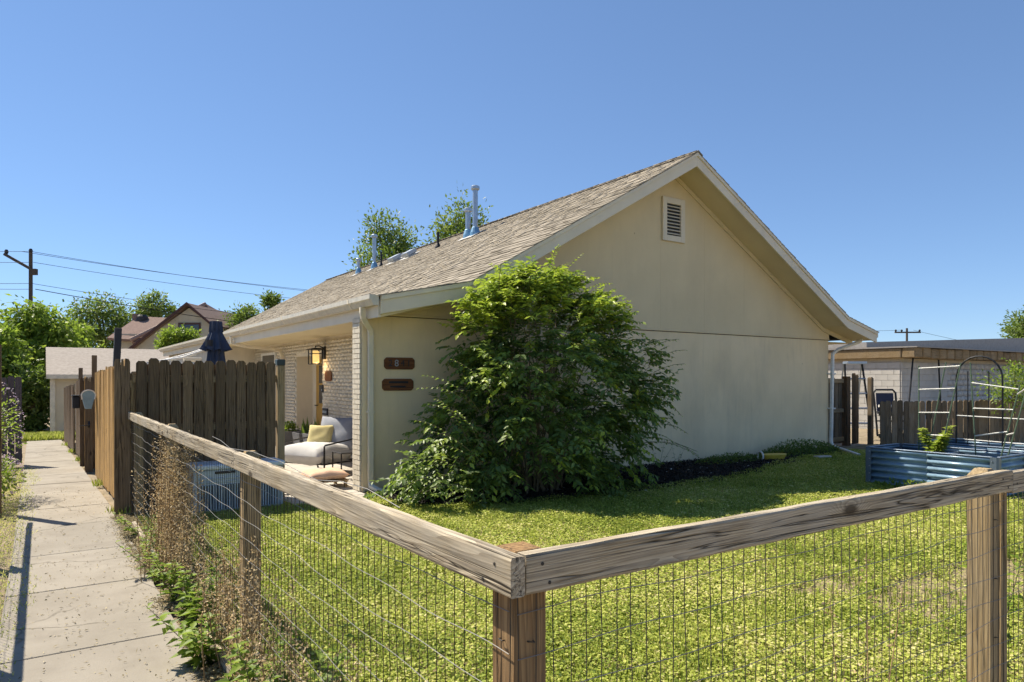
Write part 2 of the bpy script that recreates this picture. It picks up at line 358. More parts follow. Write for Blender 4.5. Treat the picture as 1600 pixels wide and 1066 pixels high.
# ------------------------------------------------------------------ the house
house = thing('house', 'tan stucco house with steep gable, flared eaves and brown shingle roof', 'house', (3.75, 9.2, 0))
YF, YG, YB = 9.2, 8.58, 28.4                        # gable wall, rake edge, back of the roof
PROF = [(3.72, 2.72), (5.10, 3.01), (9.90, 5.74), (14.85, 2.99), (16.06, 2.70)]
def ztop(x): return float(np.interp(x, [p[0] for p in PROF], [p[1] for p in PROF]))
# walls
MB().box(3.71, 15.1, YF, YF+.2, -.25, 2.50).build('gable_wall', M_stucco, house)
MB().box(3.713, 4.8, YF+.2, YF+.30, -.25, 2.497).build('wing_wall_core', M_mortar, house)
body = MB().box(5.28, 15.09, YF+.2, 28.0, -.9, 2.52); body.build('wall', M_stucco, house)
MB().box(3.85, 5.30, 19.62, 28.0, -.9, 2.50).build('rear_wing_wall', M_cream, house)
# siding panels of the gable, each a sheet with an open joint
gs = MB().prism([(3.9, 2.5), (15.1, 2.5), (14.9, 2.74), (9.9, 5.46), (5.0, 2.78)], YF+.012, YF+.1); sid = gs.build('gable_siding', M_mortar, house)
xs = [3.74, 4.72, 5.94, 7.16, 8.38, 9.60, 10.82, 12.04, 13.26, 14.48, 15.12]
for a, b in zip(xs, xs[1:]):
    a += .001; b -= .001
    cut = [a] + [p for p in (5.1, 9.9, 14.85) if a < p < b] + [b]
    poly = [(a, 2.532), (b, 2.532)] + [(x, max(ztop(x)-.20, 2.54)) for x in reversed(cut)]
    MB().prism(poly, YF-.006, YF+.01).build('siding_panel', M_siding, sid)
MB().box(3.70, 15.11, YF-.022, YF-.001, 2.500, 2.530).build('belt_trim', M_siding, house, bevel=.004)
MB().box(3.705, 15.105, YF-.006, YF-.0005, 2.486, 2.4995).build('belt_shadow_strip', M_bark, house)  # dark strip laid on as the ledge's shadow line under the belt trim
# gable vent with slats
gv = MB()
vx0, vx1, vz0, vz1 = 9.62, 10.22, 4.20, 5.02
for q in ((vx0, vx0+.11, vz0, vz1), (vx1-.11, vx1, vz0, vz1), (vx0+.11, vx1-.11, vz0, vz0+.11), (vx0+.11, vx1-.11, vz1-.11, vz1)): gv.box(q[0], q[1], YF-.05, YF-.008, q[2], q[3])
vent = gv.build('gable_vent', M_trim, house, bevel=.003)
MB().box(vx0+.1, vx1-.1, YF-.010, YF-.007, vz0+.1, vz1-.1).build('vent_back', M_blackp, vent)
for i in range(9):
    z = vz0+.15+i*.064
    MB().box(-.19, .19, -.022, .022, -.004, .004).build('slat', M_trim, vent, M=Matrix.Translation(((vx0+vx1)/2, YF-.03, z)) @ Matrix.Rotation(R(38), 4, 'X'))
# roof slab, fascia boards, soffits, frieze
def band(prof, t0, t1):                               # closed outline between two vertical offsets of the profile
    return [(x, z+t0) for x, z in prof] + [(x, z+t1) for x, z in reversed(prof)]
roof = MB(); 
for i in range(4): roof.prism(band(PROF[i:i+2], -.02, -.17), YG+.04, YB)
roof = roof.build('roof', M_underlay, house)
for i in range(4):
    MB().prism(band(PROF[i:i+2], -.175, -.205), YG+.045, YF+.19).build('gable_soffit', M_soffit, house)
    n = ['fascia_board', 'drip_board']
    MB().prism(band(PROF[i:i+2], -.078, -.26), YG, YG+.038).build('fascia_board', M_trim, house, bevel=.003)
    MB().prism(band(PROF[i:i+2], -.015, -.078), YG-.022, YG+.036).build('drip_board', M_trim, house, bevel=.003)
for i in range(4):
    MB().prism(band(PROF[i:i+2], -.207, -.30), YF-.035, YF-.008).build('frieze_board', M_soffit, house, bevel=.003)
# left eave: fascia, flat porch soffit, gutter
MB().box(3.70, 3.735, YG+.04, YB, 2.42, 2.66).build('eave_fascia', M_trim, house)
MB().box(3.737, 4.83, YF+.31, 19.6, 2.455, 2.48).build('porch_soffit', M_soffit, house)
MB().prism([(3.735, 2.42), (3.735, 2.45), (3.86, 2.52), (5.1, 2.80), (5.1, 2.78)], YG+.05, YF-.03).build('gable_soffit', M_soffit, house)
gp = [(3.698, 2.70), (3.698, 2.575), (3.62, 2.575), (3.585, 2.64), (3.565, 2.655), (3.565, 2.715), (3.578, 2.715), (3.578, 2.665), (3.60, 2.65), (3.63, 2.59), (3.686, 2.59), (3.686, 2.70)]
gut = MB().prism(gp, YG+.02, YB).build('gutter', M_gutter, house)
MB().prism(gp[:6]+[(3.63, 2.715)], YG+.012, YG+.024).build('gutter_cap', M_gutter, gut)
for y in (9.35, 12.6, 15.9, 19.2, 23): MB().prism([(p[0]-.004 if p[0] < 3.68 else p[0], p[1]-.003) for p in gp[1:6]], y, y+.05).build('gutter_joint', M_trim, gut)
# right eave gutter
MB().box(16.06, 16.16, YG+.02, YB, 2.56, 2.69).build('gutter', M_gutter, house, bevel=.01)
MB().box(15.1, 16.05, YF+.01, YB, 2.44, 2.46).build('eave_soffit', M_soffit, house)
# downspouts
def spout(pts, mat, name='downspout', wx=.075, wy=.055, par=house):
    m = MB(); pts = [Vector(p) for p in pts]; b = 0
    for i, p in enumerate(pts):
        d = (pts[min(i+1, len(pts)-1)]-pts[max(i-1, 0)]).normalized()
        a = Vector((1, 0, 0)) if abs(d.x) < .9 else Vector((0, 0, 1)); 
        e = d.cross(a).normalized(); a = e.cross(d).normalized()
        for sx, sy in ((-1, -1), (1, -1), (1, 1), (-1, 1)): m.v.append(tuple(p+a*sx*wx/2+e*sy*wy/2))
    n = len(pts)
    for i in range(n-1):
        for k in range(4): m.f.append((i*4+k, i*4+(k+1) % 4, i*4+4+(k+1) % 4, i*4+4+k))
    m.f += [(3, 2, 1, 0), (n*4-4, n*4-3, n*4-2, n*4-1)]
    return m.build(name, mat, par, bevel=.006)
sp = spout([(3.63, 9.0, 2.58), (3.63, 9.0, 2.50), (3.65, 9.01, 2.43), (3.72, 9.06, 2.35), (3.79, 9.11, 2.29), (3.81, 9.14, 2.21), (3.81, 9.145, 2.1), (3.81, 9.145, .14)], M_trim)
spout([(3.81, 9.145, .15), (3.81, 9.13, .10), (3.86, 9.0, .055), (3.93, 8.86, .035)], M_spoutw, 'spout_foot', par=sp)
MB().box(3.765, 3.855, 9.11, 9.198, 1.12, 1.15).build('strap', M_trim, sp)
sp = spout([(3.63, 16.9, 2.57), (3.63, 16.9, 2.44), (3.9, 16.85, 2.36), (4.5, 16.8, 2.31), (4.7, 16.78, 2.26), (4.745, 16.78, 2.15), (4.745, 16.78, .05)], M_trim)
sp = spout([(15.95, 8.85, 2.57), (15.9, 8.88, 2.48), (15.3, 9.08, 2.28), (15.15, 9.12, 2.18), (15.14, 9.12, 2.0), (15.10, 9.13, .16), (15.08, 9.10, .07), (14.9, 8.9, .05), (14.2, 8.12, .035), (13.9, 7.8, .03)], M_spoutw)
for z in (.9, 1.7): MB().box(15.05, 15.20, 9.075, 9.198, z, z+.03).build('strap', M_spoutw, sp)
# porch facade of painted brick with a recessed doorway
brick = MB().box(-.011, .011, -.097, .097, -.031, .031)
fac = MB()
DY0, DY1, DZ = 14.1, 15.9, 2.1
fac.box(4.82, 5.27, YF+.3, DY0, -.5, 2.46).box(4.82, 5.27, DY1, 19.62, -.5, 2.46).box(4.82, 5.27, DY0, DY1, DZ, 2.46)
fac = fac.build('porch_wall', M_cream, house)
pl = []; WY0, WY1, WZ0, WZ1 = 17.55, 18.75, 1.25, 2.2
for r_ in range(34):
    z = .065+r_*.0715
    if z > 2.42: break
    y = YF+.4+(.1 if r_ % 2 else 0)
    while y < 19.5:
        if not (DY0-.1 < y < DY1+.1 and z < DZ+.04) and not (WY0-.1 < y < WY1+.1 and WZ0-.04 < z < WZ1+.04):
            pl.append((Matrix.Translation((4.812+random.uniform(-.0025, .0025), y, z)), 0))
        y += .2035
pieces(fac, 'brick', [brick], pl, M_cream, 300)
# window in the porch wall
win = MB()
for q in ((WY0-.06, WY0, WZ0-.06, WZ1+.06), (WY1, WY1+.06, WZ0-.06, WZ1+.06), (WY0, WY1, WZ0-.06, WZ0), (WY0, WY1, WZ1, WZ1+.06)): win.box(4.775, 4.825, *q)
win = win.build('window', plain('window_white', (.78, .76, .70), .5), house)
M_glass = plain('dark_glass', (.035, .04, .045), .06, 0, .8)
MB().box(4.80, 4.812, WY0, WY1, WZ0, WZ1).build('pane', M_glass, win)
# doorway: reveals, door and glazing
dw = MB().box(5.24, 5.275, DY0, DY1, 0, DZ).build('door_frame', M_trim, house)
M_door = wood('honey_door', (.58, .36, .10), (.50, .29, .075), (.34, .19, .05), 'z', 30, .2, (.5, .31, .1), .3, knots=False, vary=0)
dr = MB().box(5.19, 5.235, 14.55, 15.62, .04, 2.04).build('door', M_door, house, bevel=.004)
MB().box(5.176, 5.192, 14.78, 15.39, 1.05, 1.9).build('door_window', M_glass, dr)
MB().box(5.172, 5.190, 14.74, 15.43, 1.46, 1.50).build('glazing_bar', M_door, dr)
MB().tube([(5.19, 15.5, 1.0), (5.12, 15.5, 1.0), (5.12, 15.4, 1.0)], .012).build('door_handle', M_blackm, dr)
MB().box(5.19, 5.238, 15.64, 15.89, .04, 2.06).build('door_jamb', M_trim, house)
MB().box(4.825, 5.19, DY1-.018, DY1-.003, .03, DZ).build('reveal', M_trim, house)
# brick end of the wing wall
pl = []; hb = MB().box(-.011, .011, -.046, .046, -.031, .031)
wing = MB().box(3.700, 3.7095, YF+.03, YF+.30, -.2, 2.46).build('wing_wall_end', M_mortar, house)
for r_ in range(35):
    z = .06+r_*.0715
    if z > 2.42: break
    if r_ % 2: pl += [(Matrix.Translation((3.692, YF+.092+.03, z)), 0), (Matrix.Translation((3.692, YF+.25, z)), 1)]
    else: pl += [(Matrix.Translation((3.692, YF+.08, z)), 1), (Matrix.Translation((3.692, YF+.202, z)), 0)]
pieces(wing, 'brick', [brick, hb], pl, M_cream)
# shingles
def shingle(wd):
    L = .19; return MB().add([(-wd/2, 0, .014), (wd/2, 0, .014), (wd/2, L, .002), (-wd/2, L, .002), (-wd/2, 0, -.004), (wd/2, 0, -.004), (wd/2, L, -.004), (-wd/2, L, -.004)],
        [(0, 1, 2, 3), (4, 7, 6, 5), (0, 4, 5, 1), (1, 5, 6, 2), (2, 6, 7, 3), (3, 7, 4, 0)])
WD = [.20, .27, .34]; pl = []
for i in range(4):
    (x0, z0), (x1, z1) = PROF[i], PROF[i+1]
    if i >= 2: (x0, z0), (x1, z1) = (x1, z1), (x0, z0)     # always from low to high
    up = Vector((x1-x0, 0, z1-z0)); ln = up.length; up.normalize(); ydir = Vector((0, -1, 0)) if i < 2 else Vector((0, 1, 0))
    nrm = ydir.cross(up).normalized()
    nc = int(ln/.14); 
    for cidx in range(-1 if i in (0, 3) else 0, nc+1):
        s0 = cidx*ln/nc*1.0 + (.10 if cidx < 0 else 0); y = YG-.03
        if s0 > ln-.05: continue
        while y < YB:
            k = random.randrange(3); wd_ = WD[k]
            if y+wd_ > YB+.2: break
            p = Vector((x0, 0, z0))+up*s0+nrm*(-.012+random.choice((0, 0, .007)))
            p.y = y+wd_/2
            M = Matrix((( ydir.x, up.x, nrm.x, p.x), (ydir.y, up.y, nrm.y, p.y), (ydir.z, up.z, nrm.z, p.z), (0, 0, 0, 1)))
            pl.append((M @ Matrix.Rotation(random.uniform(-.006, .006), 4, 'Z'), k)); y += wd_+.004
pieces(roof, 'shingle', [shingle(q-.004) for q in WD], pl, M_shingle, 300, Vector((4, 6, 3)))
rc = []
y = YG-.03
while y < YB:
    rc.append((Matrix.Translation((9.9, y, 5.752)), 0)); y += .145
pieces(roof, 'ridge_cap', [MB().add([(-.13, 0, -.062), (0, 0, .014), (.13, 0, -.062), (-.13, .2, -.072), (0, .2, .004), (.13, .2, -.072), (0, 0, -.01)], [(0, 1, 4, 3), (1, 2, 5, 4), (0, 6, 1), (1, 6, 2), (0, 3, 4, 6), (6, 4, 5, 2)])], rc, M_shingle, 40)
# roof vents and pipes
for (y, hh, rr, kind) in ((22.4, .50, .055, 'g'), (21.05, 1.08, .06, 'g'), (20.5, .55, .03, 'b'), (16.7, .50, .035, 'b'), (15.1, .72, .065, 'g'), (14.75, 1.20, .065, 'g')):
    x = 8.9; z = ztop(x)
    mt = M_galv if kind == 'g' else M_blackm
    prof = [(rr, -.1), (rr, hh-.1)]
    if kind == 'g': prof += [(rr*1.25, hh-.1), (rr*1.7, hh-.07), (rr*1.7, hh-.01), (rr*1.2, hh+.015)]
    p = MB().lathe((x, y, z), prof, 14).build('vent_pipe', mt, house, smooth=False)
    MB().lathe((x, y, z), [(rr*2.0, -.12), (rr*1.9, .05), (rr*1.35, .17), (rr*1.05, .19)] if kind == 'g' else [(rr*2.6, -.12), (rr*2.2, .01), (rr*1.1, .10)], 14).build('flashing', M_flash if kind == 'g' else M_blackm, p)
    u = Vector((1, 0, .569)).normalized()
    if kind == 'g': MB().box(-.2, .2, -.17, .17, 0, .006, Matrix.Translation((x-.05, y, z-.005)) @ Matrix.Rotation(-math.atan(.569), 4, 'Y')).build('flashing_plate', M_spoutw, p)
for y in (19.4, 18.4):
    x = 8.9; T_ = Matrix.Translation((x, y, ztop(x)+.012)) @ Matrix.Rotation(-math.atan(.569), 4, 'Y')
    p = MB().box(-.17, .17, -.19, .19, .04, .15, T_).build('box_vent', M_galv, house, bevel=.012)
    MB().box(-.28, .25, -.25, .25, 0, .01, T_).box(-.12, .12, -.14, .14, .01, .04, T_).build('flashing_plate', M_spoutw, p)

# ------------------------------------------------------------------ things on the house walls
def text_mesh(body, size, name, mat, par, M, ext=.002):
    cu = bpy.data.curves.new(name, 'FONT'); cu.body = body; cu.size = size; cu.extrude = ext; cu.align_x = 'CENTER'; cu.align_y = 'CENTER'
    t = bpy.data.objects.new(name, cu); COL.objects.link(t)
    dg = bpy.context.evaluated_depsgraph_get(); me = bpy.data.meshes.new_from_object(t.evaluated_get(dg))
    bpy.data.objects.remove(t); me.materials.clear(); me.materials.append(mat); return link_mesh(name, me, par, M)
M_plq = wood('plaque_wood', (.26, .11, .045), (.17, .07, .03), (.06, .028, .016), 'x', 40, .5, (.07, .03, .02), .4, knots=False, vary=0)
M_num = plain('dark_number', (.02, .02, .025), .5); M_numl = plain('pale_number', (.42, .42, .45), .4, .5)
def plaque(x0, x1, z0, z1, label):
    c = .035; o = thing('address_plaque', label, 'plaque', (x0, YF, z0))
    MB().prism([(x0+c, z0), (x1-c, z0), (x1, z0+c), (x1, z1-c), (x1-c, z1), (x0+c, z1), (x0, z1-c), (x0, z0+c)], YF-.024, YF-.002).build('board', M_plq, o, bevel=.006)
    return o
p = plaque(4.03, 4.51, 1.735, 1.905, 'upper brown wooden house number plaque beside the downspout')
for i, (ch, mt) in enumerate((('2', M_num), ('8', M_numl), ('4', M_num), ('1', M_num))):
    text_mesh(ch, .135, 'numeral', mt, p, Matrix.Translation((4.125+i*.095, YF-.026, 1.82)) @ Matrix.Rotation(R(90), 4, 'X'))
p = plaque(4.00, 4.49, 1.43, 1.60, 'lower darker wooden plaque without a readable number beside the downspout')
MB().box(4.10, 4.40, YF-.027, YF-.023, 1.535, 1.565).box(4.12, 4.36, YF-.027, YF-.023, 1.475, 1.50).build('worn_lettering', M_num, p)
o = thing('porch_plaque', 'small brown plaque on the white porch wall under the lantern', 'plaque', (4.80, 13.65, 1.55))
MB().prism([(13.47, 1.57), (13.55, 1.55), (13.77, 1.55), (13.85, 1.57), (13.85, 1.73), (13.77, 1.76), (13.55, 1.76), (13.47, 1.73)], 4.775, 4.799, 'yz').build('board', M_plq, o, bevel=.005)
o = thing('doorbell', 'slim black doorbell beside the porch doorway', 'doorbell', (4.80, 14.0, 1.35)); MB().box(4.77, 4.799, 13.97, 14.05, 1.32, 1.48).build('case', M_blackp, o, bevel=.008); MB().lathe((0, 0, 0), [(.018, 0), (.018, .006)], 12).build('button', M_galv, o, M=Matrix.Translation((4.77, 14.01, 1.37)) @ Matrix.Rotation(R(-90), 4, 'Y'))
o = thing('letter_slot', 'grey metal letter slot low on the porch wall', 'letter slot', (4.80, 13.86, .85)); MB().box(4.772, 4.799, 13.70, 13.99, .86, 1.0).build('plate', M_blackp, o, bevel=.006); MB().box(4.762, 4.774, 13.73, 13.96, .90, .95).build('flap', M_galv, o, bevel=.004)
# lantern
ln = thing('wall_lantern', 'lit black framed lantern with amber glass on the porch wall', 'lamp', (4.80, 13.88, 2.0))
lx, ly = 4.60, 13.9
MB().box(4.765, 4.799, ly-.06, ly+.06, 2.0, 2.26).build('back_plate', M_blackm, ln, bevel=.006)
MB().tube([(4.78, ly, 2.22), (4.68, ly, 2.27), (lx, ly, 2.26), (lx, ly, 2.22)], .012).build('arm', M_blackm, ln)
MB().prism([(-.15, 0), (.15, 0), (.12, .025), (.05, .04), (-.05, .04), (-.12, .025)], -.15, .15, 'xz', Matrix.Translation((lx, ly, 2.185))).build('cap', M_blackm, ln)
fr = MB()
for sx in (-1, 1):
    for sy in (-1, 1): fr.box(lx+sx*.105-.01, lx+sx*.105+.01, ly+sy*.105-.01, ly+sy*.105+.01, 1.90, 2.186)
for z in (1.89, 2.10):
    for sx in (-1, 1): fr.box(lx+sx*.105-.007, lx+sx*.105+.007, ly-.1, ly+.1, z, z+.016); fr.box(lx-.1, lx+.1, ly+sx*.105-.007, ly+sx*.105+.007, z, z+.016)
fr.build('frame', M_blackm, ln)
M_amber = plain('amber_glass', (.75, .55, .22), .35, 0, .5, ((1, .62, .2), .5))
MB().lathe((lx, ly, 1.90), [(.05, .02), (.078, .03), (.078, .25), (.05, .27)], 16).build('glass', M_amber, ln, smooth=True)
lp = bpy.data.lights.new('lantern_bulb', 'POINT'); lp.energy = 2; lp.color = (1, .72, .38); lp.shadow_soft_size = .06
lo = bpy.data.objects.new('lantern_bulb', lp); COL.objects.link(lo); lo.location = (lx+.04, ly, 1.86); parent(lo, ln)

# ------------------------------------------------------------------ wire fence round the front yard
def post_mesh(w_, h_, mat, name='post', bev=.02, cone=.03):
    a = w_/2; b = a-bev
    return MB().add([(-a, -a, -.3), (a, -a, -.3), (a, a, -.3), (-a, a, -.3), (-a, -a, h_-cone), (a, -a, h_-cone), (a, a, h_-cone), (-a, a, h_-cone), (-b, -b, h_), (b, -b, h_), (b, b, h_), (-b, b, h_)],
        [(3, 2, 1, 0), (0, 1, 5, 4), (1, 2, 6, 5), (2, 3, 7, 6), (3, 0, 4, 7), (4, 5, 9, 8), (5, 6, 10, 9), (6, 7, 11, 10), (7, 4, 8, 11), (8, 9, 10, 11)]).mesh(name, mat)
def rail_mesh(L, h_=.089, t=.038, n=28, bow=.0016):           # local x along the rail, slightly uneven edges
    vs = []; fs = []
    for i in range(n+1):
        x = L*i/n; dz = random.uniform(-bow, bow)*.6; dy = random.uniform(-bow, bow)*.3; cut = .006
        for (y, z) in ((0, cut), (cut*.6, 0), (t-cut*.6, 0), (t, cut), (t, h_-cut), (t-cut*.6, h_), (cut*.6, h_), (0, h_-cut)):
            vs.append((x, y+dy, z+dz+random.uniform(-.0012, .0012)))
    for i in range(n):
        for k in range(8): fs.append((i*8+k, i*8+(k+1) % 8, i*8+8+(k+1) % 8, i*8+8+k))
    fs += [tuple(range(7, -1, -1)), tuple(n*8+k for k in range(8))]
    return MB().add(vs, fs).mesh('rail', M_rail)
def wire_panel(axis, fixed, a0, a1, z0, z1, seedv, sag=.012, dv=.05, dh=.10):
    """woven wire: verticals and wavy horizontals as one net"""
    r_ = random.Random(seedv); m = MB(); mh = MB()
    def P3(a, off, z): return (a, fixed+off, z) if axis == 'x' else (fixed+off, a, z)
    def bulge(a, z): return sag*math.sin(a*2.3+seedv)*math.sin(z*5+seedv*2)
    a = a0
    while a < a1:
        w1 = r_.uniform(-.004, .004); pts = []
        for i in range(9):
            z = z0+(z1-z0)*i/8; pts.append(P3(a+r_.uniform(-.0022, .0022)+w1*math.sin(i*1.1), abs(bulge(a, z))*(-1 if axis == 'x' else -1), z))
        m.tube(pts, .0015, 3, False); a += dv
    z = z0+.02; j = 0
    while z <= z1+.001:
        pts = []; ph = r_.uniform(0, 6); n = int((a1-a0)/.05)
        for i in range(n+1):
            a = a0+(a1-a0)*i/n; wz = .004*math.sin(a*11+ph)+.006*math.sin(a*1.7+ph)+.004*math.sin(a*4.1+2*ph)
            pts.append(P3(a, -abs(bulge(a, z))-.001, z+wz))
        mh.tube(pts, .0013, 4, False); z += dh; j += 1
    return m, mh
fence = thing('wire_fence', 'low timber and wire fence with weathered grey rails round the front lawn', 'fence', (.92, 1.33, 0))
POSTS_Y = (3.86, 6.55, 9.02)
link_mesh('post', post_mesh(.089, 1.208, M_cpost, bev=.008, cone=.008), fence, Matrix.Translation((.925, 1.335, 0)))
pm = post_mesh(.089, 1.214, M_post)
for y in POSTS_Y: link_mesh('post', pm, fence, Matrix.Translation((.925, y, 0)) @ Matrix.Rotation(random.uniform(-.03, .03), 4, 'Z'))
link_mesh('post', pm, fence, Matrix.Translation((3.36, 1.336, 0)))
link_mesh('post', post_mesh(.06, 1.13, M_post, bev=.006, cone=.006), fence, Matrix.Translation((3.475, 1.33, 0)))
link_mesh('post', pm, fence, Matrix.Translation((5.95, 1.336, 0)))
ry = [1.243, 3.875, 6.56, 9.3]
for a, b in zip(ry, ry[1:]):
    # left run: outer face at x=.841, local x along -Y so that the face looks to the path
    link_mesh('rail', rail_mesh(b-a-.004), fence, Matrix.Translation((.879, a+.002, 1.121)) @ Matrix.Rotation(R(90), 4, 'Z'))
rx = [.884, 3.43, 6.2]
for a, b in zip(rx, rx[1:]): link_mesh('rail', rail_mesh(b-a-.004), fence, Matrix.Translation((a+.002, 1.250, 1.121-(.0 if a < 2 else .012))))
for m_, n_, mt_ in zip(wire_panel('y', .877, 1.30, 9.25, .05, 1.12, 3, .010), ('stay_wires', 'line_wires'), (M_wirev, M_wire)): m_.build(n_, mt_, fence)['kind'] = 'stuff'
for m_, n_, mt_ in zip(wire_panel('x', 1.287, .885, 6.1, .05, 1.12, 5, .006), ('stay_wires', 'line_wires'), (M_wirev, M_wire)): m_.build(n_, mt_, fence)['kind'] = 'stuff'
for y in (1.335,)+POSTS_Y:
    m_ = MB()
    for z in (.25, .5, .75, 1.0): m_.tube([(.884, y-.008, z), (.873, y-.008, z), (.873, y+.008, z), (.884, y+.008, z)], .0016, 4)
    m_.build('staple', M_wirev, fence)['kind'] = 'stuff'
for x in (.925, 3.36):
    m_ = MB()
    for z in (.25, .5, .75, 1.0): m_.tube([(x-.008, 1.294, z), (x-.008, 1.283, z+.002), (x+.008, 1.283, z-.002), (x+.008, 1.294, z)], .0016, 4)
    m_.build('staple', M_wirev, fence)['kind'] = 'stuff'
for x, y, z, ax_ in ((.84, 1.31, 1.185, 'Y'), (.84, 1.36, 1.14, 'Y'), (.84, 3.84, 1.18, 'Y'), (.84, 3.91, 1.15, 'Y'), (.93, 1.249, 1.185, 'X'), (.95, 1.249, 1.14, 'X'), (3.33, 1.249, 1.18, 'X'), (3.38, 1.249, 1.14, 'X'), (3.47, 1.249, 1.15, 'X')):
    MB().lathe((0, 0, -.001), [(.0042, 0), (.0042, .0015), (.003, .0022)], 8).build('screw', M_wirev, fence, M=Matrix.Translation((x, y, z)) @ (Matrix.Rotation(R(-90), 4, 'Y') if ax_ == 'Y' else Matrix.Rotation(R(90), 4, 'X')))
MB().tube([(.885, 1.9+i*.25, 1.215+.012*math.sin(i*1.3)+(.012 if i % 3 else .0)) for i in range(12)], .0015, 4).build('loose_wire', M_wire, fence)
wf2 = thing('wire_fence', 'neighbouring wire fence left of the path that throws a mesh shadow', 'fence', (-.51, 4, 0))
for y in (.3, 2.8, 5.3, 7.8): link_mesh('post', pm, wf2, Matrix.Translation((-.56, y, 0)))
for a, b in zip((-2, .3, 2.8, 5.3, 7.8), (.3, 2.8, 5.3, 7.8, 10.2)): link_mesh('rail', rail_mesh(b-a-.004, .055), wf2, Matrix.Translation((-.50, a, 1.13)) @ Matrix.Rotation(R(90), 4, 'Z'))
for m_, n_, mt_ in zip(wire_panel('y', -.51, -2, 10.2, .05, 1.12, 8, .01), ('stay_wires', 'line_wires'), (M_wirev, M_wire)): m_.build(n_, mt_, wf2)['kind'] = 'stuff'
# timber edging along the path
for i, (a, b, lab) in enumerate(((6.7, 8.45, 'weathered edging board half buried beside the path near the plank fence'), (3.5, 4.62, 'short tilted edging board beside the path among green weeds'), (5.2, 6.3, 'pale edging board beside the path buried in dry litter'))):
    o = link_mesh('edging_board', rail_mesh(b-a, .10 if i < 2 else .07), None, Matrix.Translation((.845, a, -.03)) @ Matrix.Rotation(R(90), 4, 'Z') @ Matrix.Rotation(R(random.uniform(-6, 6)), 4, 'X')); props(o, lab, 'edging board', 'edging boards along the path')

# ------------------------------------------------------------------ plank fences
def plank_mesh(w_, h_, t=.017, ear=.03, round_=False, name='plank', mat=None):
    a = w_/2
    if round_: top = [(a, h_-.05), (a*.85, h_-.02), (a*.5, h_-.004), (0, h_), (-a*.5, h_-.004), (-a*.85, h_-.02), (-a, h_-.05)]
    else: top = [(a, h_-ear), (a-ear*.8, h_-.004), (a*.3, h_), (-a*.2, h_-.003), (-a+ear*.8, h_), (-a, h_-ear)]
    return MB().prism([(-a, 0), (a, 0)]+top, -t/2, t/2).mesh(name, mat)
def split_plank(w_, h_, mat):
    a = w_/2; return MB().prism([(-a, 0), (a, 0), (a, h_-.04), (a*.8, h_-.005), (a*.35, h_), (a*.3, h_-.09), (a*.2, h_-.09), (a*.15, h_-.006), (-a*.1, h_-.012), (-a*.15, h_-.075), (-a*.25, h_-.075), (-a*.3, h_-.003), (-a*.8, h_-.01), (-a, h_-.05)], -.009, .009).mesh('plank', mat)
def plank_run(par, p0, p1, n, h_, mat, zf=lambda y: 0.0, h_jit=.012, gap=.008, round_=False, tilt=.006, wid=None, over=0.0):
    p0 = Vector(p0); p1 = Vector(p1); d = p1-p0; L = d.length; ang = math.atan2(d.y, d.x); pitch = L/n
    gap -= over
    me = [plank_mesh((wid or pitch-gap)+e, h_+f, round_=round_, mat=mat) for e, f in ((0, 0), (-.003, .008), (-.006, -.006))]
    for i in range(n):
        c = p0+d*((i+.5)/n)+(Vector((-d.y, d.x, 0)).normalized()*.021 if over and i % 2 else Vector())
        link_mesh('plank', random.choice(me), par, Matrix.Translation((c.x, c.y, zf(c.y)+.03+random.uniform(-h_jit, h_jit))) @ Matrix.Rotation(ang, 4, 'Z') @ Matrix.Rotation(random.uniform(-tilt, tilt), 4, 'Y') @ Matrix.Rotation(random.uniform(-.006, .006), 4, 'X'))
def back_rails(par, p0, p1, zs, off, mat=M_gatew, zf=lambda y: 0.0):
    p0 = Vector(p0); p1 = Vector(p1); d = p1-p0; ang = math.atan2(d.y, d.x); nrm = Vector((-d.y, d.x, 0)).normalized()
    for z in zs:
        q = p0+nrm*off; slope = math.atan2(zf(p1.y)-zf(p0.y), d.length)
        MB().box(0, d.length, -.019, .019, -.045, .045).build('stringer', mat, par, M=Matrix.Translation((q.x, q.y, z+zf(p0.y))) @ Matrix.Rotation(ang, 4, 'Z') @ Matrix.Rotation(-slope, 4, 'Y'))
# screen facing the lawn
scr = thing('plank_screen', 'dark dog-eared plank screen facing the lawn in front of the patio', 'fence', (1.7, 9.42, 0))
plank_run(scr, (.93, 9.42, 0), (2.585, 9.42, 0), 13, 1.80, M_plank, h_jit=.014, gap=.010, tilt=.004)
plank_run(scr, (.99, 9.475, 0), (2.53, 9.475, 0), 12, 1.755, M_plank, h_jit=.004, gap=.03, tilt=.003)  # added back row, blocks light through the gaps so they read dark
back_rails(scr, (.9, 9.42, 0), (2.6, 9.42, 0), (.35, 1.0, 1.6), .030)
ep = link_mesh('end_post', post_mesh(.092, 1.80, M_post), scr, Matrix.Translation((2.645, 9.43, 0)))
MB().prism([(-.055, -.055), (.055, -.055), (.055, .055), (-.055, .055)], 1.775, 1.86, 'xy', Matrix.Translation((2.645, 9.43, 0))).build('solar_cap', plain('cap_green_black', (.015, .03, .028), .3), ep, bevel=.012)
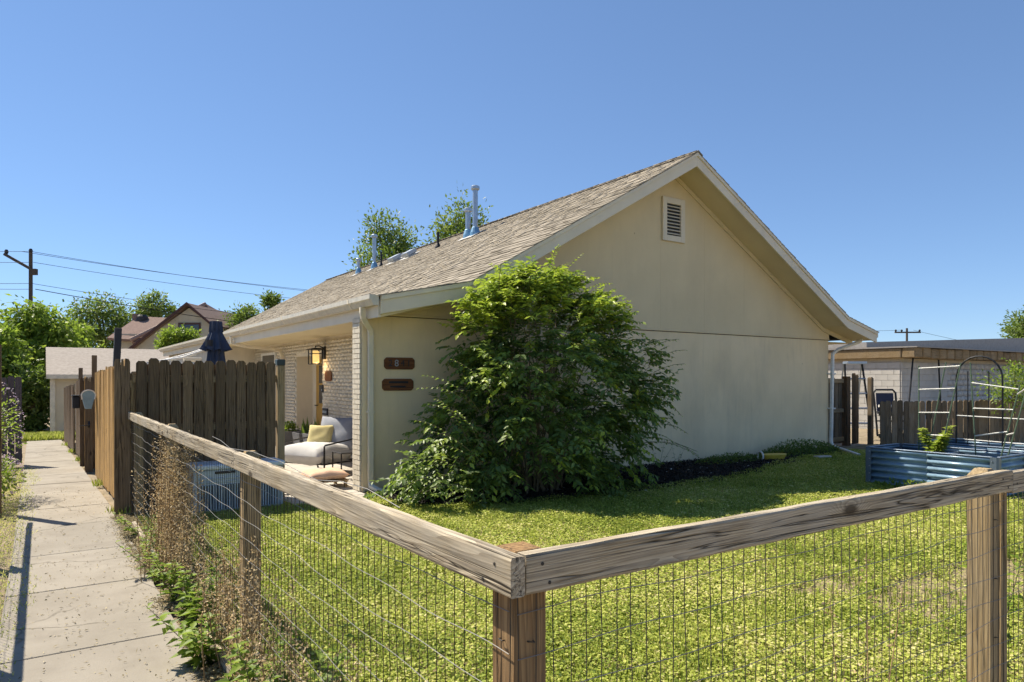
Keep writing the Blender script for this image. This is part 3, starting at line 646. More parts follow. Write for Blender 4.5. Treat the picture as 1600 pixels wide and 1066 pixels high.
# fence along the path, dark end board towards us, then sunlit boards
def fx(y): return .84-.0115*(y-9.3)
fp = thing('plank_fence', 'sunlit golden plank fence panel beside the path with a notched dark end board', 'fence', (.84, 10.6, 0))
link_mesh('plank', split_plank(.165, 1.84, M_plank), fp, Matrix.Translation((.785, 9.335, 0)))
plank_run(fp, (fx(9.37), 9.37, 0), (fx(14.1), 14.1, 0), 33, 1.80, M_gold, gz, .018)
for y in (9.5, 11.7, 14.0): link_mesh('post', post_mesh(.089, 1.7, M_post), fp, Matrix.Translation((fx(y)+.09, y, gz(y))))
back_rails(fp, (fx(9.37), 9.37, 0), (fx(14.1), 14.1, 0), (.4, 1.0, 1.55), -.03, zf=gz)
gt = thing('plank_gate', 'narrow golden plank gate standing open a little beside the path', 'gate', (fx(14.7), 14.7, gz(14.7)))
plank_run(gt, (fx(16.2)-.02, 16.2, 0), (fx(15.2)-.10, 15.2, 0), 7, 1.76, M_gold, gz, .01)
back_rails(gt, (fx(16.2)-.02, 16.2, 0), (fx(15.2)-.10, 15.2, 0), (.4, 1.45), .03, zf=gz)
link_mesh('plank', split_plank(.13, 1.78, M_brown), gt, Matrix.Translation((fx(15.1)-.04, 15.16, gz(15))))
hd = MB().tube([(fx(15.1)-.05, 15.14, .74), (fx(15.1)-.07, 15.02, .74), (fx(15.1)-.20, 15.00, .735)], .009).tube([(fx(15.1)-.04, 15.15, .70), (fx(15.1)-.04, 15.08, .74), (fx(15.1)-.04, 15.15, .80)], .014).build('gate_latch', M_blackm, gt)
f2 = thing('plank_fence', 'middle brown plank fence panel beside the path with a black box on it', 'fence', (fx(17), 17, gz(17)))
link_mesh('plank', split_plank(.14, 1.80, M_brown), f2, Matrix.Translation((fx(16.5)-.05, 16.4, gz(16))))
plank_run(f2, (fx(16.45), 16.45, 0), (fx(20.4), 20.4, 0), 28, 1.78, M_brown, gz, .012)
for y in (16.6, 18.5, 20.3): link_mesh('post', post_mesh(.089, 1.7, M_post), f2, Matrix.Translation((fx(y)+.09, y, gz(y))))
f3 = thing('plank_fence', 'farthest weathered plank fence panel beside the path before the shed', 'fence', (fx(22), 22, gz(22)))
plank_run(f3, (fx(20.6)-.04, 20.6, 0), (fx(26.4)-.04, 26.4, 0), 41, 1.70, M_brown, gz, .02)
for y in (20.8, 23.5, 26.3): link_mesh('post', post_mesh(.089, 1.6, M_post), f3, Matrix.Translation((fx(y)+.07, y, gz(y))))
for (x, y, h_, w_, lab, mt, tl) in ((fx(12.9)+.13, 12.9, 2.52, .10, 'tall slate dark post leaning above the golden fence panel', M_blackp, .04), (fx(16.3)+.12, 16.3, 2.25, .09, 'slim brown post standing above the gate', M_brown, 0), (fx(20.5)+.10, 20.5, 2.15, .09, 'shorter brown post beyond the gate above the fence', M_brown, 0)):
    o = link_mesh('fence_post', post_mesh(w_, h_, mt, bev=.008, cone=.008), None, Matrix.Translation((x, y, gz(y))) @ Matrix.Rotation(tl, 4, 'Y')); props(o, lab, 'post')
# mailboxes on the path fence
M_mail = plain('blue_grey_mailbox', (.22, .34, .42), .4, .1)
o = thing('mailbox', 'pale blue rounded mailbox on the golden fence beside the path', 'mailbox', (fx(14)-.1, 14.1, 1.2))
prof = [(-.055, 1.03), (.055, 1.03), (.10, 1.22), (.112, 1.30)] + [(.112*math.cos(t), 1.30+.105*math.sin(t)) for t in np.linspace(.2, math.pi-.2, 9)] + [(-.112, 1.30), (-.10, 1.22)]
Mm = Matrix.Translation((fx(13.9)-.125, 13.85, .20)) @ Matrix.Scale(.86, 4)
MB().prism(prof, 0, .16, 'xz', Mm).build('body', M_mail, o, bevel=.006)
rim = [(p[0]*1.07, p[1]) for p in prof[2:]]
MB().tube([Mm @ Vector((px, -.005, pz)) for px, pz in rim], .011, 6).build('hood', M_spoutw, o)
o = thing('mailbox', 'small black mailbox hanging on the brown fence panel', 'mailbox', (fx(18.6)-.09, 18.6, 1.0))
MB().box(fx(18.6)-.16, fx(18.6)-.015, 18.5, 18.75, .93, 1.20).build('body', M_blackp, o, bevel=.015); MB().box(fx(18.6)-.18, fx(18.6)-.012, 18.48, 18.77, 1.205, 1.23).build('lid', M_blackm, o, bevel=.006)
# left of the path: dark post and the plank screen that shades the path
o = link_mesh('fence_post', post_mesh(.10, 2.04, M_plank, bev=.006, cone=.01), None, Matrix.Translation((-.45, 10.35, gz(10)))); props(o, 'tall dark post at the left edge of the path beside the flowering shrub', 'post')
ls = thing('plank_screen', 'purple grey plank screen ending at the left edge of the path', 'fence', (-1, 17.7, gz(17.7)))
plank_run(ls, (-1.85, 17.7, 0), (-.33, 17.7, 0), 12, 1.82, M_lilacf, gz, .01)
back_rails(ls, (-1.85, 17.7, 0), (-.33, 17.7, 0), (.2, 1.1), .03, zf=lambda y: gz(17.7))

# ------------------------------------------------------------------ patio things
ac = thing('cooling_unit', 'blue grey ribbed outdoor cooling unit standing before the plank screen', 'cooling unit', (1.95, 8.95, 0))
M_ac = plain('unit_blue_grey', (.46, .52, .58), .45, .1); M_acd = plain('unit_dark', (.07, .09, .12), .6)
MB().box(1.47, 2.50, 8.78, 9.20, .0, .52).build('cabinet', M_ac, ac, bevel=.012)
MB().box(1.45, 2.52, 8.76, 9.22, .522, .58).build('lid', plain('unit_lid', (.66, .70, .74), .4), ac, bevel=.012)
MB().box(1.52, 2.45, 8.772, 8.779, .05, .34).build('grille_back', M_acd, ac)
for i in range(31): MB().box(1.525+i*.03, 1.538+i*.03, 8.756, 8.774, .05, .34).build('grille_bar', M_ac, ac)
MB().box(1.70, 1.93, 8.772, 8.779, .47, .50).build('label_strip', M_blackp, ac)
for z in (.37, .41): MB().box(1.52, 2.45, 8.768, 8.779, z, z+.014).build('rib', M_ac, ac)
def cushion(cx, cy, cz, sx, sy, sz, M=None, n=12, puff=.5, noise=.012):
    V = []; F = []; r_ = random.Random(int(cx*100+cy*10))
    for side in (1, -1):
        for j in range(n+1):
            for i in range(n+1):
                u = -1+2*i/n; v = -1+2*j/n; e = (max(0, 1-abs(u)**3.0)*max(0, 1-abs(v)**3.0))**puff
                shr = 1-.06*(1-abs(u*v))
                V.append(Vector((u*sx/2*shr, v*sy/2*shr, side*(e*sz/2+.004)+noise*e*math.sin(u*5+v*3+cx)*.6+r_.uniform(-1, 1)*noise*.25*e)))
    N = (n+1)**2
    for j in range(n):
        for i in range(n):
            q = j*(n+1)+i; F.append((q, q+1, q+n+2, q+n+1)); F.append((N+q, N+q+n+1, N+q+n+2, N+q+1))
    ring = [i for i in range(n+1)]+[j*(n+1)+n for j in range(1, n+1)]+[n*(n+1)+i for i in range(n-1, -1, -1)]+[j*(n+1) for j in range(n-1, 0, -1)]
    for a, b in zip(ring, ring[1:]+ring[:1]): F.append((a, N+a, N+b, b))
    T_ = Matrix.Translation((cx, cy, cz)) @ (M or Matrix())
    return MB().add([T_ @ q for q in V], F)
M_white = speckled('white_fabric', (.52, .51, .49), (.60, .59, .57), 8, .95, .3, 200, .003)
M_greyf = speckled('grey_fabric', (.24, .255, .29), (.29, .305, .34), 8, .95, .3, 200, .003)
M_yelf = speckled('mustard_fabric', (.52, .44, .20), (.60, .52, .26), 8, .95, .3, 200, .003)
M_peach = speckled('peach_fabric', (.62, .40, .27), (.68, .46, .32), 8, .95, .3, 200, .003)
ch = thing('patio_armchair', 'black framed patio armchair with white seat and grey back cushion', 'armchair', (3.85, 11.3, .03))
for y in (10.92, 11.86):
    MB().tube([(3.45, y, .03), (3.45, y, .52), (3.47, y, .54), (4.33, y, .60), (4.42, y, .03)], .014, 8).build('arm_frame', M_blackm, ch)
MB().tube([(3.45, 10.92, .24), (3.45, 11.86, .24), (4.35, 11.86, .22), (4.35, 10.92, .22), (3.45, 10.92, .24)], .014, 8).build('seat_frame', M_blackm, ch)
MB().tube([(4.33, 10.95, .22), (4.55, 10.95, .80), (4.55, 11.83, .80), (4.33, 11.83, .22)], .014, 8).build('back_frame', M_blackm, ch)
cushion(3.80, 11.39, .37, .98, .94, .34, puff=.3, noise=.03).build('seat_cushion', M_white, ch, smooth=True)
cushion(4.30, 11.32, .66, .60, .86, .26, Matrix.Rotation(R(-68), 4, 'Y')).build('back_cushion', M_greyf, ch, smooth=True)
ch.rotation_euler = (0, 0, .55)
o = link_mesh('throw_pillow', cushion(4.07, 11.52, .62, .42, .44, .15, Matrix.Rotation(R(18), 4, 'Z') @ Matrix.Rotation(R(-62), 4, 'Y')).mesh('throw_pillow', M_yelf, True)); props(o, 'mustard throw pillow leaning on the grey back cushion of the armchair', 'pillow'); o.matrix_basis = Matrix.Translation((3.85, 11.3, 0)) @ Matrix.Rotation(.55, 4, 'Z') @ Matrix.Translation((-3.85, -11.3, 0))
tb = thing('side_table', 'small black metal side table beside the armchair', 'side table', (4.05, 10.45, .03))
MB().box(3.80, 4.32, 10.28, 10.68, .44, .458).build('table_top', M_blackm, tb, bevel=.006)
for x in (3.81, 4.31):
    for y in (10.29, 10.67): MB().tube([(x, y, .03), (x, y, .44)], .011, 6).build('leg', M_blackm, tb)
ot = thing('low_bench', 'low slatted bench topped with a peach cushion beside the brick column', 'bench', (3.35, 9.85, .03))
for i in range(6): MB().box(3.12+i*.095, 3.20+i*.095, 9.62, 10.12, .125, .148).build('slat', M_gatew, ot)
for x in (3.15, 3.64):
    for y in (9.66, 10.08): MB().box(x-.02, x+.02, y-.02, y+.02, .03, .123).build('leg', M_gatew, ot)
cushion(3.40, 9.87, .215, .58, .52, .14, puff=.35).build('cushion', M_peach, ot, smooth=True)
def planter(x, y, w_, h_, lab, plant, flare=.8):
    o = thing('planter', lab, 'planter', (x, y, .03)); a = w_/2; b = a*flare
    MB().add([(x-b, y-b, .03), (x+b, y-b, .03), (x+b, y+b, .03), (x-b, y+b, .03), (x-a, y-a, .03+h_), (x+a, y-a, .03+h_), (x+a, y+a, .03+h_), (x-a, y+a, .03+h_),
        (x-a*.88, y-a*.88, .03+h_), (x+a*.88, y-a*.88, .03+h_), (x+a*.88, y+a*.88, .03+h_), (x-a*.88, y+a*.88, .03+h_), (x-a*.86, y-a*.86, h_-.03), (x+a*.86, y-a*.86, h_-.03), (x+a*.86, y+a*.86, h_-.03), (x-a*.86, y+a*.86, h_-.03)],
        [(3, 2, 1, 0), (0, 1, 5, 4), (1, 2, 6, 5), (2, 3, 7, 6), (3, 0, 4, 7), (4, 5, 9, 8), (5, 6, 10, 9), (6, 7, 11, 10), (7, 4, 8, 11), (8, 9, 13, 12), (9, 10, 14, 13), (10, 11, 15, 14), (11, 8, 12, 15)]).build('pot', M_plgrey, o)
    MB().box(x-a*.85, x+a*.85, y-a*.85, y+a*.85, h_-.07, h_-.025).build('soil', M_mulchbase, o)
    if plant == 'sword':
        n = 16; base = np.column_stack([rng.uniform(-.1, .1, n)+x, rng.uniform(-.1, .1, n)+y, np.full(n, h_-.03)])
        ax = unit(np.column_stack([rng.normal(0, .22, n), rng.normal(0, .22, n), np.ones(n)]))
        V, F, T = leafset(base, ax, rdir(n)*[1, 1, .1], rng.uniform(.22, .42, n), .05, rng.uniform(.1, .6, n))
    else:
        n = 420; d = rdir(n, .5); base = np.array([x, y, h_+.05])+d*rng.uniform(.05, .19, (n, 1))*[1, 1, .9]
        V, F, T = leafset(base, rdir(n, .3)+d, rdir(n, 1), rng.uniform(.04, .07, n), .03, np.clip(rng.normal(.5, .3, n), 0, 1))
    link_mesh('foliage', npmesh('foliage', V, F, M_leaf_lime if plant != 'sword' else M_leaf_tree, T), o)
M_plgrey = speckled('planter_grey', (.10, .10, .105), (.14, .14, .145), 5, .8, .15)
planter(4.40, 15.0, .44, .46, 'grey square planter with bright leafy flowers by the doorway', 'bushy')
planter(4.38, 13.75, .46, .50, 'wide grey planter with upright sword leaves in front of the door', 'sword', .72)
planter(4.38, 13.10, .46, .52, 'dark grey planter with sword leaves behind the armchair', 'sword', .72)
# closed parasol
um = thing('parasol', 'closed navy parasol standing behind the dark plank screen', 'parasol', (2.34, 12.0, .03))
M_navy = speckled('navy_canvas', (.030, .042, .075), (.05, .065, .105), 6, .9, .25, 120)
MB().tube([(2.34, 12, .03), (2.34, 12, 2.45)], .022, 10).build('pole', M_blackm, um)
MB().lathe((2.34, 12, .03), [(.26, 0), (.26, .05), (.05, .08), (.035, .3)], 18).build('base', M_blackp, um)
def pleat(r0, r1, z0, z1, n=8, mat=M_navy, name='canopy'):
    m = MB(); seg = n*4; lv = 7
    for i in range(lv+1):
        t = i/lv; r_ = r0+(r1-r0)*t; z = z0+(z1-z0)*t
        for k in range(seg):
            a = 2*math.pi*k/seg; q = r_*(1+.26*(abs(((k/4) % 1)-.5)*4-1)*(1-t*.5)); m.v.append((2.34+q*math.cos(a), 12+q*math.sin(a), z+(.02*math.cos(a*n) if i == 0 else 0)))
    for i in range(lv):
        for k in range(seg): m.f.append((i*seg+k, i*seg+(k+1) % seg, (i+1)*seg+(k+1) % seg, (i+1)*seg+k))
    m.f.append(tuple(lv*seg+k for k in range(seg))); return m.build(name, mat, um)
pleat(.20, .095, 1.15, 2.20); pleat(.205, .085, 2.06, 2.36, name='canopy_tier'); pleat(.09, .085, 2.34, 2.53, name='vent_cap')
MB().lathe((2.34, 12, 2.12), [(.06, 0), (.06, .1)], 8).build('tie_strap', M_blackp, um, M=Matrix.Translation((-.12, -.10, 0)))
# white pipe rack under the far eave
aw = thing('pipe_rack', 'white pipe rack folded under the far end of the eave', 'rack', (2.6, 18.5, gz(18)))
for pts in (((2.05, 18.2, 1.98), (2.75, 18.0, 2.10), (3.55, 17.8, 2.42)), ((2.3, 18.6, 2.00), (3.0, 18.5, 2.22)), ((2.6, 18.6, 2.06), (3.3, 18.5, 2.33)), ((2.5, 18.2, 2.05), (3.15, 18.5, 2.20))): MB().tube(pts, .022, 8).build('pipe', M_spoutw, aw)
for x, y in ((2.05, 18.2), (2.75, 18.0), (2.3, 18.6), (2.6, 18.6)): MB().tube([(x, y, gz(y)+.2), (x, y, 2.0)], .02, 8).build('upright', M_spoutw, aw)
MB().box(2.85, 3.25, 18.3, 18.5, 2.02, 2.12).build('roller', M_trim, aw, bevel=.02)

# ------------------------------------------------------------------ raised beds and trellises
M_bed = plain('blue_steel', (.20, .31, .42), .35, .1, .5)
M_bedrim = plain('bed_rim', (.16, .20, .26), .4, .4)
M_bsoil = speckled('bed_soil', (.03, .024, .018), (.07, .055, .04), 10, .95, .9, 60)
def raised_bed(x0, x1, y0, y1, h_, lab):
    o = thing('raised_bed', lab, 'raised bed', ((x0+x1)/2, (y0+y1)/2, 0), 'blue raised beds by the picket fence')
    def corr(axis, fixed, a0, a1, sgn):
        n = 6*10; vs = []
        for i in range(n+1):
            z = -.03+(h_+.02)*i/n; d = .021*math.sin(2*math.pi*6*i/n)
            for a in (a0, a1): vs.append((a, fixed+d, z) if axis == 'x' else (fixed+d, a, z))
        m = MB().add(vs, [(2*i, 2*i+1, 2*i+3, 2*i+2) for i in range(n)]).build('corrugated_panel', M_bed, o, smooth=True)
        for p in m.data.polygons: p.use_smooth = True
        sm = m.modifiers.new('thickness', 'SOLIDIFY'); sm.thickness = .004; sm.offset = 0
        return m
    ym = (y0+y1)/2
    for f in (x0, x1):
        for a, b in ((y0+.05, ym-.002), (ym+.002, y1-.05)): corr('y', f, a, b, 1)
    for f in (y0, y1): corr('x', f, x0+.05, x1-.05, 1)
    for x, sx in ((x0, 1), (x1, -1)):
        for y, sy in ((y0, 1), (y1, -1)):
            q = MB().prism([(x-sx*.022, y+sy*.075), (x-sx*.022, y+sy*.0), (x, y-sy*.022), (x+sx*.075, y-sy*.022), (x+sx*.075, y-sy*.016), (x+sx*.004, y-sy*.016), (x-sx*.016, y+sy*.004), (x-sx*.016, y+sy*.075)], -.03, h_+.006, 'xy').build('corner', M_bedrim, o)
            bl = MB()
            for z in np.linspace(.06, h_-.05, 5): bl.box(x-sx*.026-.004, x-sx*.026+.004, y+sy*.05-.007, y+sy*.05+.007, z-.007, z+.007)
            bl.build('bolt', M_galv, q)
    sb = MB()
    for z in np.linspace(.05, h_-.05, 6): sb.box(x0-.022, x0-.016, ym-.006, ym+.006, z-.006, z+.006)
    sb.build('seam_bolt', M_galv, o)
    rim = MB()
    for f in (x0, x1): rim.box(f-.022, f+.022, y0+.05, y1-.05, h_-.008, h_+.012)
    for f in (y0, y1): rim.box(x0+.05, x1-.05, f-.022, f+.022, h_-.008, h_+.012)
    rim.build('rim', M_bedrim, o, bevel=.006)
    MB().box(x0+.02, x1-.02, y0+.02, y1-.02, 0, h_-.14).build('bed_soil', M_bsoil, o)
    MB().tube([(x0, ym, h_-.05), (x1, ym, h_-.05)], .008, 6).build('brace', M_galv, o)
raised_bed(10.42, 11.40, 3.98, 5.72, .555, 'nearer blue corrugated raised bed with bright leafy plant')
raised_bed(12.05, 13.05, 3.7, 5.75, .555, 'farther blue corrugated raised bed before the picket fence')
M_pole = plain('green_stake', (.09, .14, .09), .6); M_cord = plain('white_rung', (.66, .65, .60), .6)
def trellis(lab, legs, rungs, mp=M_pole):
    o = thing('trellis', lab, 'trellis', legs[0][0])
    for a, b in legs: MB().tube([a, b], .010, 6).build('stake', mp, o)
    for a, b in rungs: MB().tube([a, b], .011, 6).build('rung', M_cord, o)
def lerp(a, b, t): return tuple(a[i]+(b[i]-a[i])*t for i in range(3))
A0, A1 = (11.0, 5.24, .35), (11.0, 5.24, 1.80); B0, B1 = (11.0, 4.96, .35), (11.0, 4.66, 1.83); C0, C1 = (11.32, 5.28, .35), (11.32, 5.0, 1.85)
trellis('ladder trellis of green stakes and white rungs in nearer raised bed', [(A0, A1), (B0, B1), (C0, C1)], [(lerp(A0, A1, t), lerp(B0, B1, t)) for t in (.97, .75, .51, .28)])
A0, A1 = (11.25, 4.56, .35), (11.25, 4.64, 1.84); B0, B1 = (11.25, 4.28, .35), (11.25, 4.02, 1.50); C0, C1 = (11.1, 4.15, .35), (11.1, 3.85, 1.6)
trellis('second ladder trellis near the right edge of nearer raised bed', [(A0, A1), (B0, B1), (C0, C1)], [(lerp(A0, A1, t), lerp(B0, B1, t+.16)) for t in (.8, .55, .28)]+[(lerp(B0, B1, .9), lerp(C0, C1, .9)), (lerp(B0, B1, .4), lerp(C0, C1, .4))])
o = thing('arch_trellis', 'black arched garden trellis rising from farther raised bed', 'trellis', (12.4, 5.0, .4))
MB().tube([(12.4, 5.32, .35), (12.4, 5.32, 1.55)]+[(12.4, 4.99+.33*math.cos(t), 1.60+.36*math.sin(t)) for t in np.linspace(.15, math.pi-.15, 12)]+[(12.4, 4.66, 1.55), (12.4, 4.66, .35)], .014, 8).build('arch', M_blackm, o)
for y in (5.15, 4.85): MB().tube([(12.4, y, .35), (12.4, y, 1.72)], .009, 6).build('stake', M_blackm, o)
for z in (.62, 1.0): MB().tube([(12.4, 5.32, z), (12.4, 4.3, z-.02)], .011, 6).build('rung', M_cord, o)

# ------------------------------------------------------------------ picket fence, side gate, building at the right
pk = thing('picket_fence', 'low weathered picket fence with rounded tops behind the raised beds', 'fence', (17, 8, 0))
plank_run(pk, (15.75, 8.34, 0), (20.6, 6.85, 0), 31, 1.06, M_picket, h_jit=.014, round_=True, gap=.012, tilt=.02)
back_rails(pk, (15.75, 8.34, 0), (20.6, 6.85, 0), (.3, .8), .03)
sg = thing('side_gate', 'timber side gate with wide ledges between house corner and picket fence', 'gate', (15.8, 9.5, 0))
plank_run(sg, (15.25, 9.55, 0), (16.25, 9.55, 0), 7, 1.58, M_picket, gap=.006)
for z in (.08, .78, 1.50): MB().box(15.25, 16.25, 9.49, 9.535, z, z+.10).build('ledge', M_gatew, sg, bevel=.005)
MB().box(16.27, 16.42, 9.42, 9.56, -.1, 1.66).build('gate_post', M_brown, sg, bevel=.006)
for i, (x, h_) in enumerate(((16.52, 1.74), (16.66, 1.70))): link_mesh('plank', split_plank(.14, h_, M_plank), sg, Matrix.Translation((x, 9.40, 0)))
link_mesh('post', post_mesh(.10, 1.64, M_picket), sg, Matrix.Translation((16.92, 9.2, 0)))
bd = thing('white_building', 'long white brick outbuilding with heavy timber roof edge at the right', 'building', (23.6, 11.8, 0))
M_wb = speckled('white_block', (.46, .44, .40), (.54, .515, .47), 2, .85, .3, 60, .004, ((.46, .44, .40), 1, .5), rnd=.06)
bx0, by0 = 23.6, 11.8
MB().box(bx0+.03, 52, by0+.03, 30, -.8, 2.28).build('wall', M_mortar, bd)
pl = []; blk = MB().box(-.195, .195, -.02, .02, -.095, .095); blkx = MB().box(-.02, .02, -.195, .195, -.095, .095); hbx = MB().box(-.02, .02, -.095, .095, -.095, .095); hby = MB().box(-.095, .095, -.02, .02, -.095, .095)
for r_ in range(13):
    z = -.35+r_*.2
    for i in range(52): pl.append((Matrix.Translation((bx0+(.2 if r_ % 2 else .4)+i*.4+.004, by0+.012, z)), 0))
    for i in range(22): pl.append((Matrix.Translation((bx0+.012, by0+(.44 if r_ % 2 else .24)+i*.4, z)), 1))
    pl.append((Matrix.Translation((bx0+.012, by0+.135, z)), 2) if r_ % 2 else (Matrix.Translation((bx0+.104, by0+.012, z)), 3))
pieces(bd, 'block', [blk, blkx, hbx, hby], pl, M_wb, 300)
MB().box(bx0-.16, bx0+.16, by0-.08, 29, 2.28, 2.62).build('roof_beam', M_beam, bd, bevel=.03)
for i in range(34):
    x = bx0-.16+i*.56
    MB().box(x, x+.50, by0-.52, by0-.1, 2.27+random.uniform(-.02, .02), 2.62+random.uniform(-.03, .03)).build('beam_end', M_beam, bd, bevel=.03)
M_roofm = plain('roof_membrane', (.30, .28, .26), .7)
MB().add([(bx0-.2, by0-.6, 2.66), (54, by0-.6, 2.66), (54, 29, 2.86), (bx0-.2, 29, 2.86), (bx0-.2, by0-.6, 2.625), (54, by0-.6, 2.625), (54, 29, 2.625), (bx0-.2, 29, 2.625)], [(0, 1, 2, 3), (7, 6, 5, 4), (0, 4, 5, 1), (1, 5, 6, 2), (2, 6, 7, 3), (3, 7, 4, 0)]).build('roof', M_roofm, bd)
MB().add([(bx0+.6, by0+1.5, 2.7), (56, by0+1.5, 2.7), (56, by0+1.5, 4.3), (bx0+.6, by0+1.5, 2.9), (bx0+.6, 24, 2.7), (56, 24, 2.7), (56, 24, 4.3), (bx0+.6, 24, 2.9)], [(0, 1, 2, 3), (7, 6, 5, 4), (0, 3, 7, 4), (1, 5, 6, 2), (3, 2, 6, 7), (0, 4, 5, 1)]).build('upper_roof', M_roofm, bd)
for p0, p1 in (((23.9, 11.55, 2.5), (23.4, 11.5, .3)), ((25.7, 11.6, 2.5), (25.9, 11.6, .3))): MB().tube([p0, p1], .03, 6).build('cable', M_blackm, bd)
# garden chair and stepladder behind the fences
gc = thing('garden_chair', 'black framed garden chair behind the picket fence', 'chair', (19.6, 10.4, gz(10)))
u = (RGT*1).normalized()
def L2(c, a, d, z): return Vector((c[0], c[1], 0))+RGT*a+FWD*d+Vector((0, 0, z))
cc = (19.5, 10.1)
MB().tube([L2(cc, -.30, 0, 0), L2(cc, -.30, .1, .6), L2(cc, -.31, .2, 1.20), L2(cc, -.24, .22, 1.29), L2(cc, .24, .22, 1.29), L2(cc, .31, .2, 1.20), L2(cc, .30, .1, .6), L2(cc, .30, 0, 0)], .028, 8).build('frame', M_blackm, gc)
MB().add([L2(cc, -.24, .12, .62), L2(cc, .24, .12, .62), L2(cc, .24, .2, 1.2), L2(cc, -.24, .2, 1.2), L2(cc, -.24, .14, .62), L2(cc, .24, .14, .62), L2(cc, .24, .22, 1.2), L2(cc, -.24, .22, 1.2)], [(0, 1, 2, 3), (7, 6, 5, 4), (0, 4, 5, 1), (1, 5, 6, 2), (2, 6, 7, 3), (3, 7, 4, 0)]).build('backrest', plain('chair_navy', (.03, .035, .07), .6), gc)
MB().add([L2(cc, -.28, -.45, .47), L2(cc, .28, -.45, .47), L2(cc, .28, .12, .44), L2(cc, -.28, .12, .44), L2(cc, -.28, -.45, .43), L2(cc, .28, -.45, .43), L2(cc, .28, .12, .40), L2(cc, -.28, .12, .40)], [(0, 1, 2, 3), (7, 6, 5, 4), (0, 4, 5, 1), (1, 5, 6, 2), (2, 6, 7, 3), (3, 7, 4, 0)]).build('seat', M_blackp, gc)
for s_ in (-1, 1): MB().tube([L2(cc, s_*.29, -.43, 0), L2(cc, s_*.29, -.43, .66), L2(cc, s_*.29, .14, .68)], .02, 8).build('arm', M_blackm, gc)
MB().tube([L2(cc, -.24, .05, .84), L2(cc, .24, .05, .84)], .035, 8).build('head_bar', M_spoutw, gc)
sd = thing('stepladder', 'black stepladder standing behind the side gate', 'ladder', (18.2, 10.6, gz(10)))
cc = (18.35, 10.4)
for s_ in (-1, 1):
    MB().tube([L2(cc, s_*.32, -.3, 0), L2(cc, s_*.24, .1, 2.0)], .03, 6).build('rail', M_blackm, sd); MB().tube([L2(cc, s_*.30, .6, 0), L2(cc, s_*.24, .14, 2.0)], .022, 6).build('rear_leg', M_galv, sd)
MB().box(-.27, .27, -.12, .16, 2.0, 2.07, Matrix.Translation((cc[0], cc[1], 0)) @ Matrix.Rotation(-YAW, 4, 'Z')).build('top_cap', M_galv, sd, bevel=.01)
for z in (.4, .8, 1.2, 1.6): MB().tube([L2(cc, -.29, -.3+.2*z, z), L2(cc, .29, -.3+.2*z, z)], .03, 6).build('tread', M_galv, sd)
# small things near the wall
o = thing('plastic_scoop', 'yellow plastic scoop with white rim lying by the gable wall', 'scoop', (11.85, 8.45, 0))
M_yel = plain('yellow_plastic', (.62, .45, .06), .4)
Ms = Matrix.Translation((11.95, 8.42, .07)) @ Matrix.Rotation(R(-12), 4, 'Z')
MB().add([Ms @ Vector((.30*math.cos(t)*(1 if s_ else .8), .14*math.sin(t)*(1 if s_ else .8), (.05 if s_ else -.06))) for s_ in (0, 1) for t in np.linspace(0, 2*math.pi, 17)[:-1]], [tuple(range(15, -1, -1)), tuple(range(16, 32))]+[(i, (i+1) % 16, 16+(i+1) % 16, 16+i) for i in range(16)]).build('body', M_yel, o, bevel=.012)
MB().tube([Ms @ Vector((-.34+.02*math.cos(t), .10*math.cos(t), .02+.09*math.sin(t))) for t in np.linspace(0, 2*math.pi, 15)], .018, 6).build('rim', M_spoutw, o)
o = MB().prism([(-.2, -.09), (.16, -.1), (.24, .0), (.15, .1), (-.17, .08)], 0, .05, 'xy').mesh('stepping_stone', M_patio, bevel=.01); props(link_mesh('stepping_stone', o, None, Matrix.Translation((13.0, 8.05, .0)) @ Matrix.Rotation(R(-10), 4, 'Z')), 'pale flat stone on the soil near the white downspout foot', 'stone')

# ------------------------------------------------------------------ background buildings, poles, wires
sh = thing('shed', 'low cream shed with grey shingle roof at the end of the path', 'shed', (2, 33, gz(33)))
M_shw = speckled('shed_wall', (.50, .43, .33), (.57, .50, .39), 2, .85, .2, 50)
M_shr = speckled('shed_roof', (.30, .26, .22), (.40, .35, .30), 9, .95, .6, 60, .01)
MB().box(.30, 8, 31.0, 36.4, -1.4, 1.72).build('wall', M_shw, sh)
MB().add([(.22, 31.0, 1.7), (.22, 33.7, 2.72), (.22, 36.4, 1.7), (.30, 31.0, 1.7), (.30, 33.7, 2.72), (.30, 36.4, 1.7)], [(0, 1, 2), (5, 4, 3), (0, 3, 4, 1), (1, 4, 5, 2), (2, 5, 3, 0)]).build('gable_end', M_shw, sh)
MB().prism([(30.7, 1.66), (33.7, 2.80), (36.7, 1.66), (36.7, 1.74), (33.7, 2.88), (30.7, 1.74)], .14, 8.3, 'yz').build('roof', M_shr, sh)
MB().box(.14, 8.3, 30.64, 30.69, 1.60, 1.76).build('fascia_board', plain('shed_trim', (.66, .60, .50), .6), sh)
MB().box(.26, .42, 30.95, 31.0, -1.3, 1.6).build('corner_board', plain('shed_trim2', (.66, .60, .50), .6), sh)
def fpt(px, py, dep): return far((px-800)/1084*dep, dep, 1.6+(592-py)/1084*dep)
